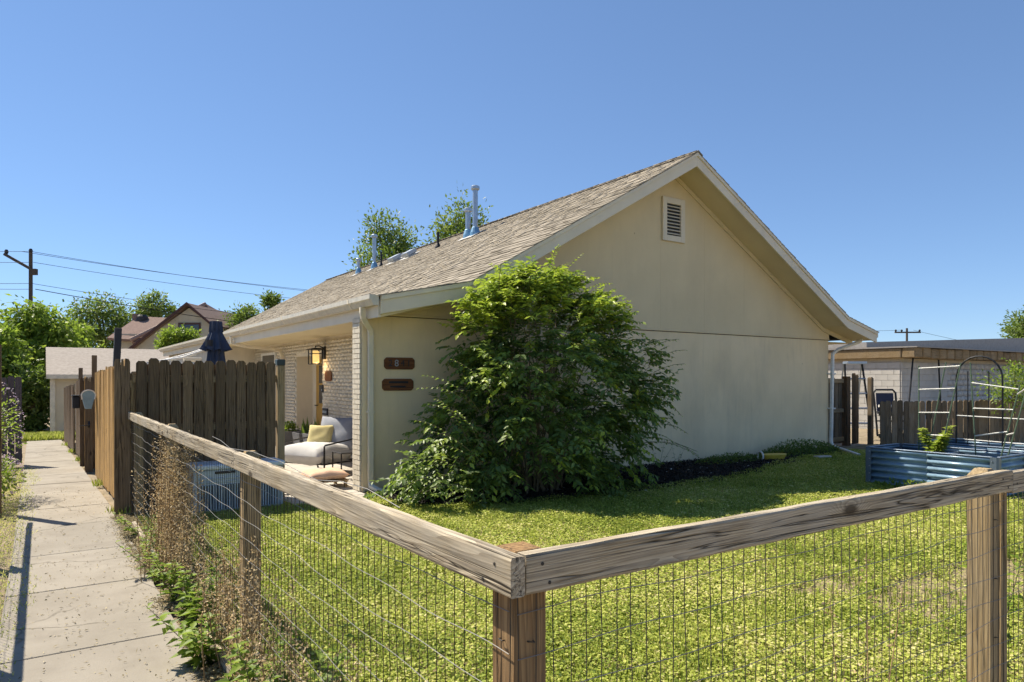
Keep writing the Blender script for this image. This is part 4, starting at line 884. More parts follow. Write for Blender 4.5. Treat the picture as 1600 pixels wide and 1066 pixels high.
# brown roofed house in the distance; local frame: x to the right, y away
bh = thing('brown_roof_house', 'cream house with brown gables and a chimney beyond the shed', 'house', far(-27.6, 52, gz(50)), rotz=-YAW)
Bm = Matrix.Translation(far(0, 52, 0)) @ Matrix.Rotation(-YAW, 4, 'Z')
M_br = speckled('brown_roof', (.17, .115, .095), (.24, .165, .135), 6, .95, .5, 30, .02); M_bw = speckled('cream_stucco', (.46, .40, .29), (.54, .47, .35), 2, .9, .2)
M_bt = plain('brown_trim', (.10, .045, .035), .7)
sx = 52/1084.
def bl(px, py, y=0): return Vector(((px-800)*sx, y, 1.6+(592-py)*sx))
def slab(vs, t=.14, name='roof', mat=None):
    n = len(vs); nn = (vs[1]-vs[0]).cross(vs[2]-vs[0]).normalized()*t
    m = MB().add([Bm @ v for v in vs]+[Bm @ (v-nn) for v in vs], [tuple(range(n)), tuple(range(2*n-1, n-1, -1))]+[(i, i+n, (i+1) % n+n, (i+1) % n) for i in range(n)]); return m.build(name, mat or M_br, bh)
MB().box(*[(165-800)*sx, (250-800)*sx], 1.2, 8, -1.5, bl(0, 520).z, Bm).build('wall', M_bw, bh)
ap = bl(304, 476, -1.2); lf = bl(212, 549, -1.2); rt = bl(344, 510, -1.2)
MB().prism([(bl(222, 0).x, -1.5), (bl(342, 0).x, -1.5), (bl(342, 0).x, bl(0, 512).z), (ap.x, ap.z-.35), (bl(222, 0).x, bl(0, 541).z)], -.9, 7, 'xz', Bm).build('gable_wall', M_bw, bh)
slab([lf, ap, ap+Vector((0, 9, 0)), lf+Vector((0, 9, 0))]); slab([ap, rt, rt+Vector((0, 9, 0)), ap+Vector((0, 9, 0))])
for a, b in ((lf, ap), (ap, rt)): MB().add([Bm @ (q+Vector((0, dy, dz))) for q in (a, b) for dy in (-.1, -.02) for dz in (.05, -.16)], [(0, 1, 3, 2), (4, 6, 7, 5), (0, 4, 5, 1), (2, 3, 7, 6), (0, 2, 6, 4), (1, 5, 7, 3)]).build('barge_board', M_bt, bh)
slab([bl(160, 527, .6), bl(215, 531, .6), bl(248, 490, 4.5), bl(166, 486, 4.5)], .2); slab([bl(200, 534, .5), bl(252, 532, .4), bl(300, 496, 3), bl(277, 464, 5), ], .2)
slab([bl(277, 464, 5.02), bl(300, 496, 3.02), bl(330, 500, 7)], .2)
MB().tube([Bm @ bl(200, 531, .35), Bm @ bl(277, 464, 4.8)], .16, 6).build('ridge_tiles', plain('hip_tile', (.34, .25, .20), .9), bh)
w_ = MB().box(bl(288, 0).x, bl(322, 0).x, -.97, -.91, bl(0, 522).z, bl(0, 506).z, Bm).build('window', M_bt, bh); MB().box(bl(290, 0).x, bl(320, 0).x, -.99, -.975, bl(0, 521).z, bl(0, 509).z, Bm).build('pane', M_glass, w_)
MB().box(bl(163, 0).x, bl(172, 0).x, 3.8, 4.6, bl(0, 510).z, bl(0, 483).z, Bm).build('chimney', M_br, bh); MB().lathe((0, 0, 0), [(.35, 0), (.42, .3), (.42, .6), (.3, .75)], 12).build('chimney_cowl', M_blackp, bh, M=Bm @ Matrix.Translation(bl(178, 500, 4.0)))
# utility poles and lines
M_pole2 = plain('pole_wood', (.09, .07, .055), .9)
def upole(base, H_, lab, rot, arm, cat='utility pole'):
    o = thing('utility_pole', lab, cat, base, rotz=rot); b = Vector(base); T_ = Matrix.Translation(base) @ Matrix.Rotation(rot, 4, 'Z')
    MB().tube([b+Vector((0, 0, -.5)), b+Vector((0, 0, H_))], [.13, .10], 10).build('pole', M_pole2, o)
    if arm == 'tilt':
        MB().tube([T_ @ Vector((-1.45, -.1, H_-.10)), T_ @ Vector((.25, -.12, H_-1.05))], .085, 6).build('crossarm', M_pole2, o)
        for x, z in ((-1.4, H_), (0, H_+.05)): MB().lathe(T_ @ Vector((x, 0, z)), [(.05, -.1), (.10, 0), (.10, .1), (.06, .18)], 8).build('insulator', M_blackp, o)
        MB().box(.1, .42, -.2, .0, H_-1.3, H_-.95, T_).build('bracket', M_pole2, o)
    else:
        MB().box(-1.3, 1.3, -.2, -.08, H_-.5, H_-.36, T_).build('crossarm', M_pole2, o)
        for x in (-1.2, -.6, 1.2): MB().lathe(T_ @ Vector((x, -.14, H_-.36)), [(.05, 0), (.10, .06), (.10, .16), (.05, .22)], 8).build('insulator', M_blackp, o)
pb = fpt(48, 600, 40); pb.z = -.75; top = 1.6+(592-395)/1084*40
upole(pb, top+.75, 'dark utility pole with a tilted crossarm above the left trees', -YAW, 'tilt')
pb2 = fpt(1417, 592, 70); pb2.z = -.75
upole(pb2, 1.6+(592-513)/1084*70+.75, 'distant utility pole with straight crossarm above the white building', -YAW, 'straight')
def wire(a, b, sag, lab, r_=.022):
    a = Vector(a); b = Vector(b); n = 24
    o = MB().tube([a.lerp(b, i/n)+Vector((0, 0, -4*sag*(i/n)*(1-i/n))) for i in range(n+1)], r_, 5).build('power_line', M_blackm); props(o, lab, 'wire', 'overhead lines in the sky')
wd = 'overhead wire'
for k_, (pl_, py0, py1, lab) in enumerate(((33, 393, 470, 'topmost overhead wire right of the utility pole'), (48, 393, 474, 'second overhead wire just below the topmost right of the pole'), (52, 410, 486, 'overhead wire below the upper pair right of the pole'), (49, 443, 520, 'overhead wire low on the pole towards the brown house'), (55, 452, 540, 'lowest thick overhead cable towards the brown house'))):
    wire(fpt(pl_, py0, 40), fpt(760, py1, 62), .6, lab, .013 if k_ < 4 else .022)
for k_, (py0, py1, lab) in enumerate(((393, 388, 'topmost overhead wire left of the pole'), (410, 408, 'second overhead wire left of the pole'), (443, 442, 'third overhead wire left of the pole'), (452, 447, 'lowest overhead cable left of the pole'))):
    wire(fpt(46, py0, 40), fpt(-500, py1-60, 30), .5, lab, .013)
wire(fpt(1427, 516, 70), fpt(1900, 590, 55), .5, 'faint overhead wire right of the distant pole', .015)
wire(fpt(1408, 516, 70), fpt(1100, 505, 75), .4, 'faint overhead wire between roof and distant pole', .015)

# ------------------------------------------------------------------ trees
def tree(name, label, base, H_, cr, nclump, nleaf, L, mat, group=None, spread=.30, trunk=.16, low=.3, droop=.0, bias=.5, osc=(1, 1, .75)):
    """cr: crown radii (x, y, z); the crown's top is at H_ above the base"""
    base = Vector(base); o = thing(name, label, 'tree', base, group)
    cz = H_-cr[2]
    d = rdir(nclump); rad = rng.uniform(.25, 1, (nclump, 1))**.5
    cl = d*rad*np.array(cr)*.86+np.array([base.x, base.y, base.z+cz])
    m = MB(); tp = base+Vector((0, 0, cz+cr[2]*.3))
    pts = [base+Vector((0, 0, -.2)), base+Vector((.05, .03, cz*.5)), Vector((base.x+.1, base.y, base.z+cz)), tp]
    m.tube(pts, [trunk, trunk*.8, trunk*.6, trunk*.2], 8)
    m.build('trunk', M_bark, o)
    mm = MB()
    for c_ in cl[:min(nclump, 26)]:
        s_ = Vector((base.x, base.y, base.z+cz*.6+(c_[2]-base.z-cz*.6)*.35)); c_ = Vector(c_); mid = s_.lerp(c_, .55)+Vector((0, 0, .12*cr[2]))
        mm.tube([s_, mid, c_], [trunk*.35, trunk*.2, trunk*.06], 5)
    mm.build('limbs', M_bark, o)
    per = nleaf//nclump; P_ = np.repeat(cl, per, 0); n = len(P_)
    off = rng.normal(size=(n, 3))*np.repeat(rng.uniform(.6, 1.25, (nclump, 1)), per, 0)*spread*np.array(osc)*min(cr)
    P_ = P_+off
    ax = unit(off)+rdir(n)*.8; ax[:, 2] -= droop
    hgt = (P_[:, 2]-(base.z+cz))/cr[2]
    t = np.clip(np.repeat(rng.normal(bias, .16, nclump), per)+rng.normal(0, .17, n), 0, 1)
    V, F, T = leafset(P_, ax, rdir(n, .9), rng.uniform(.7, 1.3, n)*L, rng.uniform(.4, .55, n)*L, t)
    link_mesh('crown', npmesh('crown', V, F, mat, T), o); return o
def tr(px, ptop, dep, rpx, zr, **k):                        # tree by the place of its top
    p = fpt(px, ptop, dep); gzv = -.75
    return dict(base=(p.x, p.y, gzv), H_=p.z-gzv, cr=(rpx*dep/1084, rpx*dep/1084*.85, zr), **k)
GL = 'trees beyond the path and shed'
tree('sumac_tree', 'bright green leafy tree nearest the utility pole behind the left fence', **tr(62, 468, 34, 62, 2.6, nclump=70, nleaf=9000, L=.28, mat=M_leaf_lime, droop=.5, spread=.22), group=GL)
tree('sumac_tree', 'bright green tree at the left edge above the dark post', **tr(5, 500, 31, 52, 2.7, nclump=60, nleaf=8000, L=.27, mat=M_leaf_lime, droop=.5, spread=.22), group=GL)
tree('sumac_tree', 'bright green low tree overhanging the shed roof', **tr(120, 500, 37, 40, 2.0, nclump=45, nleaf=5500, L=.26, mat=M_leaf_lime, droop=.5, spread=.22), group=GL)
tree('leafy_thicket', 'dark green thicket at the end of the path beside the shed', **tr(48, 560, 30, 34, 1.9, nclump=50, nleaf=6500, L=.20, mat=M_leaf_tree, droop=.3, spread=.25, bias=.4), group=GL)
tree('shade_tree', 'grey green round tree left of the brown roof', **tr(160, 455, 62, 48, 3.2, nclump=60, nleaf=7500, L=.30, mat=M_leaf_tree, spread=.22), group=GL)
tree('shade_tree', 'lighter round tree behind the brown roof', **tr(243, 453, 66, 34, 3.0, nclump=50, nleaf=6000, L=.30, mat=M_leaf_tree, spread=.22, bias=.62), group=GL)
tree('shade_tree', 'bushy lime tree in front of the brown roofed house', **tr(278, 512, 47, 32, 1.0, nclump=40, nleaf=5000, L=.22, mat=M_leaf_lime, spread=.25), group=GL)
tree('shade_tree', 'ragged tree showing over the low far end of the roof', **tr(436, 445, 50, 26, 2.6, nclump=34, nleaf=4200, L=.26, mat=M_leaf_tree, spread=.24, bias=.55), group=GL)
tree('shade_tree', 'small tree between the brown house and the far end of the roof', **tr(385, 478, 54, 34, 2.0, nclump=36, nleaf=4200, L=.26, mat=M_leaf_tree, spread=.24, bias=.5), group=GL)
GR = 'trees behind the ridge'
for (px, pt, rp, lab, n) in ((607, 320, 60, 'left of the two trees showing above the roof ridge', 48), (726, 314, 62, 'right of the two trees showing above the roof ridge', 48)):
    tree('tall_tree', lab, **tr(px, pt, 46, rp, 4.2, nclump=n+22, nleaf=9500, L=.26, mat=M_leaf_tree, spread=.16, trunk=.22, bias=.55, osc=(1.1, 1.1, 1.6)), group=GR)
tree('tall_tree', 'round tree above the white building at the right edge', **tr(1612, 478, 48, 42, 2.0, nclump=45, nleaf=5000, L=.24, mat=M_leaf_tree, spread=.24, bias=.55))
tree('distant_tree', 'distant tree crown behind the white building', **tr(1720, 500, 60, 60, 2.5, nclump=45, nleaf=4500, L=.3, mat=M_leaf_tree, spread=.24))
sp_ = fpt(1585, 560, 16.2)
tree('sapling', 'young leafy sapling in front of the picket fence at the right edge', (sp_.x, sp_.y, 0), sp_.z, (.75, .6, .62), 30, 1500, .085, M_leaf_lime, spread=.24, trunk=.025)

# ------------------------------------------------------------------ the big shrub before the gable wall
def big_shrub():
    o = thing('elm_shrub', 'large dark green shrub with arching sprays against the gable wall', 'shrub', (5.9, 8.0, 0))
    # outline of the crown: reach to the left and right at each height (centre line x = 5.95)
    hz = [0, .35, .8, 1.3, 1.8, 2.2, 2.6, 2.9, 3.2]
    lf_ = [2.6, 2.65, 2.1, 1.5, 1.3, 1.35, 1.2, .9, .3]; rt_ = [1.7, 1.95, 2.05, 2.25, 2.2, 1.9, 1.15, .6, .2]
    st = MB(); ns = 46; tips = []
    nsp = 2750
    z = rng.uniform(0, 1, nsp)**.85*3.0; a = rng.uniform(0, 2*math.pi, nsp); q = np.sqrt(rng.uniform(.12, 1, nsp))
    lx_ = np.interp(z, hz, lf_); rx_ = np.interp(z, hz, rt_); ca = np.cos(a); sa = np.sin(a)
    ragged = 1+.10*np.sin(a*7+z*4)+.08*np.sin(a*3-z*6)
    x = 5.95+ca*np.where(ca < 0, lx_, rx_)*q*ragged*.92
    yr = np.interp(z, [0, .6, 1.5, 2.4, 3.2], [.75, 1.05, 1.1, .8, .3]); y = 7.95+sa*yr*q*ragged
    keep = (y < 9.12)
    # a few gaps so that the wall shows through
    gap = np.sin(x*3.1+1.0)*np.sin(z*3.7+.4)*np.sin(y*2.3); keep &= (gap < .62) | (q < .6)
    x, y, z, ca, sa, q = [v[keep] for v in (x, y, z, ca, sa, q)]; n = len(x)
    nc_ = 150; ci = rng.integers(0, n, nc_); C_ = np.column_stack([x, y, z]); near = np.argmin(((C_[:, None, :]-C_[ci][None])**2).sum(2), 1); pull = rng.uniform(.15, .62, n)[:, None]
    C_ = C_*(1-pull)+C_[ci][near]*pull; x, y, z = C_.T
    root = np.column_stack([x, y, np.maximum(z, .06)])
    out = np.column_stack([ca*1.0, sa*.8, np.where(z > 2.2, 1.1, np.where(z > 1.2, .35, .05))+rng.normal(0, .3, n)])
    out = unit(out+rng.normal(0, .35, (n, 3)))
    ln_ = rng.uniform(.22, .48, n); nl = 13; sets = []
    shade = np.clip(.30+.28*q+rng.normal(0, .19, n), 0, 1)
    tipglow = np.where((z > 2.2) & (q > .3), .5, 0)+np.where(rng.random(n) < .12, .25, 0)  # crown-top sprays tinted brighter: sunlight put into leaf colour, plus random bright ones
    drp = rng.uniform(.15, .5, n)
    for i in range(nl):
        t = (i+.6)/nl
        p = root+out*(ln_*t)[:, None]; p[:, 2] -= drp*ln_*t*t
        tan = out.copy(); tan[:, 2] -= 2*drp*t; tan = unit(tan)
        sd_ = unit(np.cross(tan, np.array([0, 0, 1.0]))+rng.normal(0, .12, (n, 3)))*(1 if i % 2 else -1)
        ax = unit(sd_*1.0+tan*.75+np.column_stack([np.zeros(n), np.zeros(n), rng.uniform(-.55, .1, n)]))
        nr = unit(np.column_stack([rng.normal(0, .35, n), rng.normal(0, .35, n), np.ones(n)]))
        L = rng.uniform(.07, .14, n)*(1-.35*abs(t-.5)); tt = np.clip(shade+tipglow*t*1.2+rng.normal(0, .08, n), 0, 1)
        ok = p[:, 2] > .03; ok &= p[:, 1] < 9.15
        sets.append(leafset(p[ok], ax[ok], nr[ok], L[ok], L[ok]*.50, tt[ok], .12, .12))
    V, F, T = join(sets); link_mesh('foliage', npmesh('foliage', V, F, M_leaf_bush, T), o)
    tw = MB()
    for j in range(0, n, 2):
        p0 = Vector(root[j]); d = Vector(out[j]); L = float(ln_[j]); dr = float(drp[j])
        tw.tube([p0, p0+d*L*.5+Vector((0, 0, -dr*L*.25)), p0+d*L+Vector((0, 0, -dr*L))], [.0032, .0022, .001], 3, False)
    tw.build('twigs', M_twig, o)
    for j in range(ns):
        k = rng.integers(n); b = Vector((5.85+rng.normal(0, .35), 8.0+rng.normal(0, .16), -.05)); e = Vector(root[k]); mid = b.lerp(e, .5)+Vector((0, 0, .25))
        MB().tube([b, b.lerp(mid, .5)+Vector((0, 0, .1)), mid, e], [.018, .014, .010, .004], 6).build('stem', M_twig, o)
    return
big_shrub()
# long stray shoots of the shrub are part of it: built as extra sprays reaching left and right
def stray_shoots():
    o = bpy.data.objects['elm_shrub']; sets = []; tw = MB()
    shoots = [((4.9, 7.6, .35), (3.75, 7.35, .95)), ((4.8, 7.7, .3), (3.55, 7.4, .55)), ((4.9, 7.6, 1.1), (3.95, 7.55, 1.55)), ((4.7, 7.5, .6), (3.9, 7.3, 1.25)),
              ((5.4, 7.8, 2.6), (5.05, 7.7, 3.0)), ((6.1, 7.9, 2.8), (6.25, 7.85, 3.42)), ((6.0, 7.9, 2.8), (6.02, 7.8, 3.32)), ((6.4, 7.9, 2.7), (6.75, 7.8, 3.12)), ((5.5, 7.8, 2.5), (4.95, 7.7, 2.75)), ((6.9, 7.9, 2.3), (7.4, 7.8, 2.68)),
              ((7.6, 7.9, 1.8), (8.35, 7.8, 2.25)), ((7.6, 7.9, 1.6), (8.6, 7.8, 1.85)), ((7.6, 7.9, .9), (8.75, 7.8, .75)), ((7.5, 7.9, .6), (8.7, 7.8, .42)), ((7.6, 8, 1.2), (8.6, 8, 1.2)), ((4.6, 7.5, .2), (3.5, 7.2, .25)), ((4.5, 7.4, .15), (3.9, 7.0, .2))]
    for a, b in shoots:
        for rep in range(3):
            a_ = np.array(a)+rng.normal(0, .12, 3); b_ = np.array(b)+rng.normal(0, .13, 3); n = 26; t = (np.arange(n)+1)/n; d = b_-a_
            arch = .14*np.linalg.norm(d)
            p = a_+d*t[:, None]; p[:, 2] += arch*4*t*(1-t)*.8; p[:, 2] = np.maximum(p[:, 2], .04)
            tan = unit(np.gradient(p, axis=0)); sd_ = unit(np.cross(tan, [0, 0, 1.0]+rng.normal(0, .2, 3)))*np.where(np.arange(n) % 2, 1, -1)[:, None]
            ax = unit(sd_+tan*.7+np.column_stack([np.zeros(n), np.zeros(n), rng.uniform(-.7, 0, n)]))
            L = rng.uniform(.05, .085, n)*(1-.4*t**3); hot = .25 if b[2] > 2.6 else 0  # hot: sunlight on the topmost shoots, put into their tint
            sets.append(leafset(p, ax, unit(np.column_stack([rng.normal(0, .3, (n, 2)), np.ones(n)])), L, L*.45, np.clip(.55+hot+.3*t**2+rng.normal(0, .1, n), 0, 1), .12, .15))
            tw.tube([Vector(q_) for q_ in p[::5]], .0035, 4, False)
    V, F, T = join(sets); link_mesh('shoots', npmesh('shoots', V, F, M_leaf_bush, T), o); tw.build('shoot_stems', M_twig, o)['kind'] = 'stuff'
stray_shoots()

# ------------------------------------------------------------------ lawn plants, mulch chips, litter
def fnoise(x, y, s, seed):
    r_ = np.random.default_rng(seed); v = 0
    for k in range(5):
        a = r_.uniform(0, 2*math.pi); f_ = s*(1.7**k)*r_.uniform(.8, 1.2); v = v+np.sin(x*math.cos(a)*f_+y*math.sin(a)*f_+r_.uniform(0, 6))/(1.3**k)
    return v/2.6
def lawn_plants():
    sets = []
    def region(n, x0, x1, y0, y1, keepf):
        x = rng.uniform(x0, x1, n); y = rng.uniform(y0, y1, n); k = keepf(x, y); return x[k], y[k]
    def inlawn(x, y):
        dep = x*FWD.x+y*FWD.y; lat = x*RGT.x+y*RGT.y
        vis = (dep > 2.6) & (np.abs(lat)/np.maximum(dep, .1) < 1.0)
        bare = fnoise(x, y, 1.5, 3) > 1.0+.5*(y > 5); bare |= ((x-6.0)/1.15)**2+((y-2.45)/.34)**2 < 1+.9*fnoise(x, y, 7, 9)
        bare |= ((x-4.95)/.42)**2+((y-3.02)/.16)**2 < 1+.9*fnoise(x, y, 9, 19)
        bed = (y > bedfront(x)+.12*fnoise(x, y, 5, 4)) & (x > 3.75)
        rb = (x > 10.4) & (x < 11.42) & (y > 3.96) & (y < 5.74); rb |= (x > 12.03) & (x < 13.07) & (y > 3.68) & (y < 5.77)
        pvr = (x > 2.6) & (x < 3.72) & (y > 8.72)
        dens = np.where(dep < 5.5, 1.0, np.where(dep < 9, .62, .4))
        return vis & (y < 9.1) & ~bed & ~rb & ~pvr & (~bare | (rng.random(len(x)) < .2)) & (rng.random(len(x)) < dens)
    # broad low leaves (clover and the like)
    x, y = region(700000, .90, 15.0, 1.32, 9.1, inlawn); n = len(x)
    hgt = .018+.030*np.clip(.5+fnoise(x, y, 3, 5), 0, 1)*rng.random(n)+.01
    dep = x*FWD.x+y*FWD.y
    P_ = np.column_stack([x, y, hgt*rng.uniform(.5, 1.25, n)])
    az = rng.uniform(0, 2*math.pi, n); ax = np.column_stack([np.cos(az), np.sin(az), rng.uniform(-.15, .45, n)])
    L = rng.uniform(.012, .030, n)*np.where(dep < 5.5, 1, 1.15); tone = np.clip(.50+.24*fnoise(x, y, 1.6, 6)+.14*fnoise(x, y, 7, 16)+rng.normal(0, .23, n), 0, 1)
    sets.append(leafset(P_, ax, unit(np.column_stack([rng.normal(0, .3, (n, 2)), np.ones(n)])), L, L*.75, tone, .12, .05))
    # grass blades, more of them near the house
    x, y = region(420000, .90, 15.0, 1.32, 9.1, lambda x, y: inlawn(x, y) & ((fnoise(x, y, 2.0, 12) > .25) | (y > bedfront(x)-1.7+.4*fnoise(x, y, 3, 2)) | (rng.random(len(x)) < .42))); n = len(x)
    az = rng.uniform(0, 2*math.pi, n); ax = np.column_stack([np.cos(az)*.5, np.sin(az)*.5, np.ones(n)])
    L = rng.uniform(.03, .075, n); tone = np.clip(.46+.2*fnoise(x, y, 3, 7)+rng.normal(0, .14, n), 0, 1)
    sets.append(leafset(np.column_stack([x, y, np.full(n, -.01)]), ax, unit(np.column_stack([np.cos(az), np.sin(az), np.zeros(n)])), L, .0065, tone, .05, .25))
    V, F, T = join(sets)
    props(link_mesh('grass', npmesh('grass', V, F, M_grass, T)), 'sunlit clover and grass covering the fenced front lawn', 'grass', kind='stuff')
lawn_plants()
def verge():
    sets = []
    # left strip beside the path, and tufts at the foot of the path fence
    n = 30000; x = rng.uniform(-1.6, .08, n); y = rng.uniform(3.0, 17.0, n); edge = -.09+.10*fnoise(x, y, 3, 31)+.06*fnoise(x, y, 9, 33)
    k = (x < edge) & ((x < -.2) | (rng.random(n) < .8)); x, y = x[k], y[k]; n = len(x); az = rng.uniform(0, 6.28, n)
    sets.append(leafset(np.column_stack([x, y, [gz(v)+.005 for v in y]]), np.column_stack([np.cos(az)*.7, np.sin(az)*.7, rng.uniform(.0, .7, n)]), unit(np.column_stack([np.cos(az), np.sin(az), rng.uniform(0, .5, n)])), rng.uniform(.02, .055, n), .007, np.clip(.72+.35*fnoise(x, y, 2.5, 35)+rng.normal(0, .2, n), 0, 1), .05, .2))
    n = 5000; y = rng.uniform(9, 27, n); k = fnoise(y, y*0, 2.0, 41) > .45; y = y[k]; n = len(y); x = np.array([fx(v) for v in y])-.05+rng.normal(0, .05, n); az = rng.uniform(0, 6.28, n)
    sets.append(leafset(np.column_stack([x, y, [gz(v) for v in y]]), np.column_stack([np.cos(az)*.6, np.sin(az)*.6, np.ones(n)]), unit(np.column_stack([np.cos(az), np.sin(az), np.zeros(n)])), rng.uniform(.03, .14, n), .012, np.clip(rng.normal(.5, .2, n), 0, 1), .05, .2))
    n = 9000; x = rng.uniform(-.6, 1.2, n); y = rng.uniform(27.5, 30.5, n); az = rng.uniform(0, 6.28, n)
    sets.append(leafset(np.column_stack([x, y, [gz(v) for v in y]]), np.column_stack([np.cos(az)*.6, np.sin(az)*.6, np.ones(n)]), unit(np.column_stack([np.cos(az), np.sin(az), np.zeros(n)])), rng.uniform(.05, .25, n), .02, np.clip(rng.normal(.6, .2, n), 0, 1), .05, .2))
    V, F, T = join(sets); props(link_mesh('verge_grass', npmesh('verge_grass', V, F, M_grass, T)), 'dry grass and small weeds along the edges of the path', 'grass', kind='stuff')
    # litter of dry leaves and clippings
    n = 34000; x = rng.normal(.80, .07, n); y = rng.uniform(3.0, 9.2, n); k = (x < .98) & (fnoise(x, y, 2.5, 51) > -.35-.3*(x > .75)); x, y = x[k], y[k]
    m = 1100; x = np.concatenate([x, rng.uniform(-.2, .72, m)]); y = np.concatenate([y, rng.uniform(3.2, 12, m)]); z = np.where(x > .72, .006+rng.random(len(x))*.03, .024); n = len(x)
    V, F, T = leafset(np.column_stack([x, y, z]), rdir(n)*[1, 1, .25], rdir(n, 2.5), rng.uniform(.01, .038, n), rng.uniform(.003, .012, n), np.clip(rng.normal(.5, .28, n), 0, 1))
    props(link_mesh('leaf_litter', npmesh('leaf_litter', V, F, M_debris, T)), 'dry leaf litter gathered along the right edge of the path', 'litter', kind='stuff')
    # mulch chips
    n = 42000; x = rng.uniform(3.75, 14.5, n); y = rng.uniform(7.0, 9.18, n); k = (y > bedfront(x)-.25+.25*fnoise(x, y, 4, 61)) & ((x < 11.8) | (rng.random(n) < .35)); x, y = x[k], y[k]; n = len(x)
    t = rng.random(n)*.9; t[rng.random(n) < .010] = 1.0
    V, F, T = leafset(np.column_stack([x, y, .01+.03*rng.random(n)]), rdir(n)*[1, 1, .35], rdir(n, 1.2), rng.uniform(.02, .06, n), rng.uniform(.012, .026, n), t)
    props(link_mesh('mulch_chips', npmesh('mulch_chips', V, F, M_chip, T)), 'dark bark mulch with pale flecks along the gable wall', 'mulch', kind='stuff')
verge()

# ------------------------------------------------------------------ single weeds
def leafy_weed(loc, h_, n, L, lab, mat=M_leaf_lime, group='leafy weeds at the foot of the wire fence', bias=.35, spread=.16):
    o = thing('leafy_weed', lab, 'weed', loc, group); b = np.array(loc); k = 4; sets = []; tw = MB()
    for s_ in range(k):
        lean = rng.normal(0, spread, 2); m = n//k; t = np.sort(rng.uniform(.05, 1, m))
        p = b+np.column_stack([lean[0]*t, lean[1]*t, h_*t*(1-.1*s_)]); az = np.arange(m)*2.4+rng.uniform(0, 6)
        ax = np.column_stack([np.cos(az), np.sin(az), rng.uniform(-.1, .6, m)])
        Ls = L*(1.4-.7*t)*rng.uniform(.8, 1.2, m)
        sets.append(leafset(p, ax, unit(np.column_stack([-np.cos(az)*.4, -np.sin(az)*.4, np.ones(m)])), Ls, Ls*.52, np.clip(rng.normal(bias, .15, m)+.25*t**2, 0, 1), .15, .18))
        tw.tube([b, b+np.array([lean[0], lean[1], h_*(1-.1*s_)])], [.004, .0015], 4, False)
    V, F, T = join(sets); link_mesh('leaves', npmesh('leaves', V, F, mat, T), o); tw.build('stems', M_twig, o)
for (x, y, h_, n, L, lab) in ((.83, 3.25, .48, 130, .085, 'tall dark leafy weed nearest the camera beside the wire fence'), (.86, 2.72, .55, 120, .075, 'leafy weed growing through the wire near the corner post'), (.80, 3.62, .36, 110, .09, 'broad leafy weed over the short edging board'),
        (.78, 4.15, .34, 120, .09, 'leafy weed spilling over the litter between the two edging boards'), (.80, 4.7, .40, 130, .09, 'dense leafy weed at the foot of the dry stalks by the second post'), (.82, 5.0, .42, 130, .085, 'shiny leafy weed before the second fence post'), (.83, 5.45, .36, 110, .08, 'leafy weed between the pale edging board and the dry stalks'), (.80, 6.2, .30, 90, .07, 'low green weed below the dry stalks'), (.82, 7.1, .30, 90, .07, 'low leafy weed beside the long edging board'), (.84, 7.9, .28, 80, .06, 'small leafy weed at the end of the plank fence'),
        (3.9, 1.55, .85, 150, .07, 'climbing leafy weed right of the right fence post'), (3.15, 1.45, .30, 70, .05, 'small weed at the foot of the right fence post')):
    leafy_weed((x, y, 0), h_, n, L, lab)
leafy_weed((10.95, 5.02, .42), .48, 460, .11, 'bright lime plant growing in nearer raised bed', M_leaf_lime, None, .75, .2)
for i, (x, y, h_) in enumerate(((9.2, 8.85, .5), (9.6, 8.8, .35))): leafy_weed((x, y, 0), h_, 34, .05, ('thin' if i == 0 else 'shorter thin')+' weed standing against the gable wall', M_leaf_tree, 'weeds by the gable wall', .3, .12)
def low_patch(name, lab, cx, cy, rx_, ry_, n, L, mat, h_, bias=.3):
    o = thing(name, lab, 'plant', (cx, cy, 0)); a = rng.uniform(0, 6.28, n); q = np.sqrt(rng.random(n)); hh = h_*(1-q**2)*rng.random(n)+.01
    p = np.column_stack([cx+rx_*q*np.cos(a), cy+ry_*q*np.sin(a), hh]); V, F, T = leafset(p, rdir(n, .5), rdir(n, 1), rng.uniform(.6, 1.3, n)*L, L*.4, np.clip(rng.normal(bias, .18, n), 0, 1))
    link_mesh('leaves', npmesh('leaves', V, F, mat, T), o)
low_patch('ground_cover', 'low dark plants at the foot of the wall near the white downspout', 13.4, 8.8, 1.5, .34, 2600, .06, M_leaf_tree, .30)
low_patch('ground_cover', 'low green weeds beside the yellow scoop', 11.0, 8.7, 1.0, .35, 1400, .05, M_leaf_tree, .16)
low_patch('ground_cover', 'weeds along the foot of the nearer raised bed', 10.33, 4.9, .10, .75, 420, .06, M_leaf_lime, .14, .5)
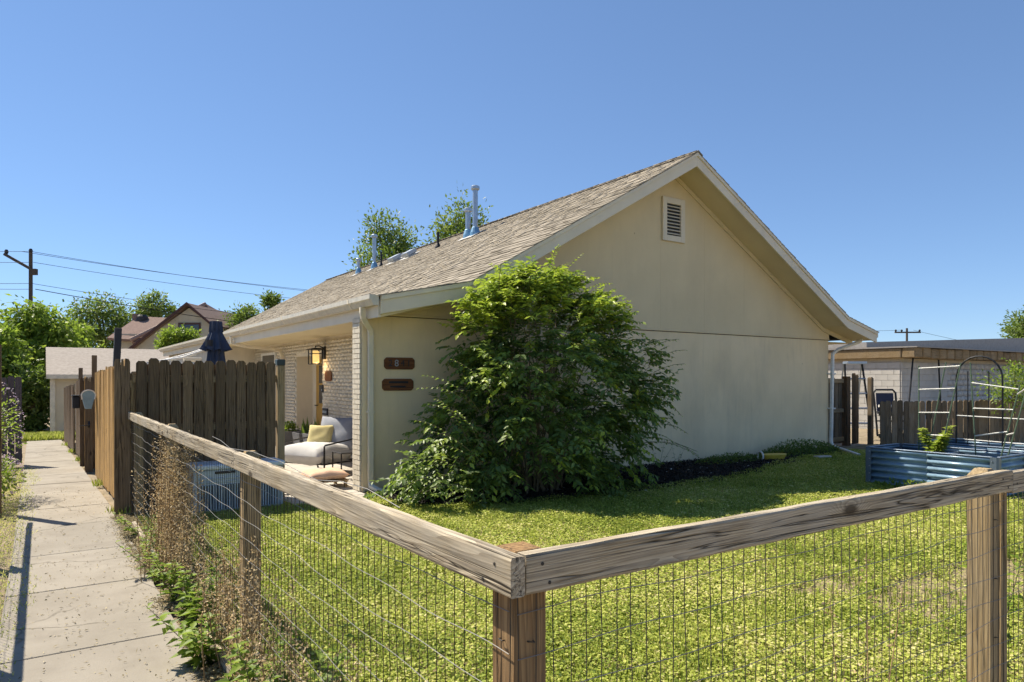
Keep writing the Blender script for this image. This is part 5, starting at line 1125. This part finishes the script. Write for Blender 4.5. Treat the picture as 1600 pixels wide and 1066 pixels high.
# dry seed stalks woven into the wire
def dry_clump(loc, h_, ns, rad, lab):
    o = thing('dry_weed', lab, 'weed', loc, 'dry seed stalks caught in the wire fence'); b = np.array(loc); sets = []; tw = MB()
    for s_ in range(ns):
        f_ = b+np.array([rng.normal(0, rad*.35), rng.normal(0, rad), 0]); top = f_+np.array([rng.normal(0, .05), rng.normal(0, .09), h_*rng.uniform(.6, 1.05)]); mid = (f_+top)/2+rng.normal(0, .025, 3)
        tw.tube([f_, mid, top], [.0032, .0026, .0012], 3, False)
        m = 90; t = rng.uniform(.15, 1, m)[:, None]; p = f_*(1-t)**2+2*mid*t*(1-t)+top*t**2+rng.normal(0, .016, (m, 3))
        sets.append(leafset(p, rdir(m, .3), rdir(m), rng.uniform(.009, .022, m), rng.uniform(.006, .012, m), np.clip(rng.normal(.55, .25, m), 0, 1)))
    V, F, T = join(sets); link_mesh('seed_heads', npmesh('seed_heads', V, F, M_dry, T), o)['kind'] = 'stuff'; tw.build('stalks', M_debris2, o)['kind'] = 'stuff'
M_debris2 = plain('dry_stalk', (.30, .20, .10), .9)
dry_clump((.87, 6.05, 0), 1.12, 95, .24, 'dense tan clump of dry seed stalks on the left wire fence')
dry_clump((.87, 5.3, 0), .80, 22, .22, 'thinner dry stalks left of the second fence post')
dry_clump((.90, 3.55, 0), .78, 26, .22, 'reddish dry stalks right of the second fence post')
dry_clump((.87, 4.25, 0), .62, 24, .20, 'short dry stalks at the foot of the second fence post')
dry_clump((.87, 2.75, 0), .55, 26, .25, 'low dry stalks near the bottom of the left wire fence')
dry_clump((2.35, 1.36, 0), .95, 3, .05, 'single dark dry stalk standing behind the front wire')
# flowering shrub and lavender left of the path
def flower_shrub(loc, h_, r_, n, lab, pet):
    o = thing('flowering_shrub', lab, 'shrub', loc); b = np.array(loc); d = rdir(n, .1); p = b+np.array([0, 0, h_*.62])+d*rng.uniform(.3, 1, (n, 1))*np.array([r_, r_*1.2, h_*.42])
    V, F, T = leafset(p, d+rdir(n)*.7, rdir(n, 1), rng.uniform(.04, .08, n), .028, np.clip(rng.normal(.5, .2, n), 0, 1)); link_mesh('leaves', npmesh('leaves', V, F, M_leaf_lime, T), o)
    m = int(n*pet); d = rdir(m, .2); p = b+np.array([0, 0, h_*.64])+d*np.array([r_, r_*1.2, h_*.44]); V, F, T = leafset(p, rdir(m, .5), rdir(m, 1), rng.uniform(.02, .04, m), .018, rng.uniform(0, 1, m)); link_mesh('blossom', npmesh('blossom', V, F, M_petal, T), o)
    tw = MB()
    for k in range(8): e = b+np.array([rng.normal(0, r_*.5), rng.normal(0, r_*.5), h_*.8]); tw.tube([b, (b+e)/2+rng.normal(0, .03, 3), e], [.008, .006, .003], 5)
    tw.build('stems', M_twig, o)
flower_shrub((-.62, 12.1, gz(12)), 1.55, .42, 900, 'pale pink blossoming shrub behind the dark post left of the path', .5)
flower_shrub((-.48, 11.0, gz(11)), .62, .30, 700, 'low lavender plant spilling over the left edge of the path', .8)
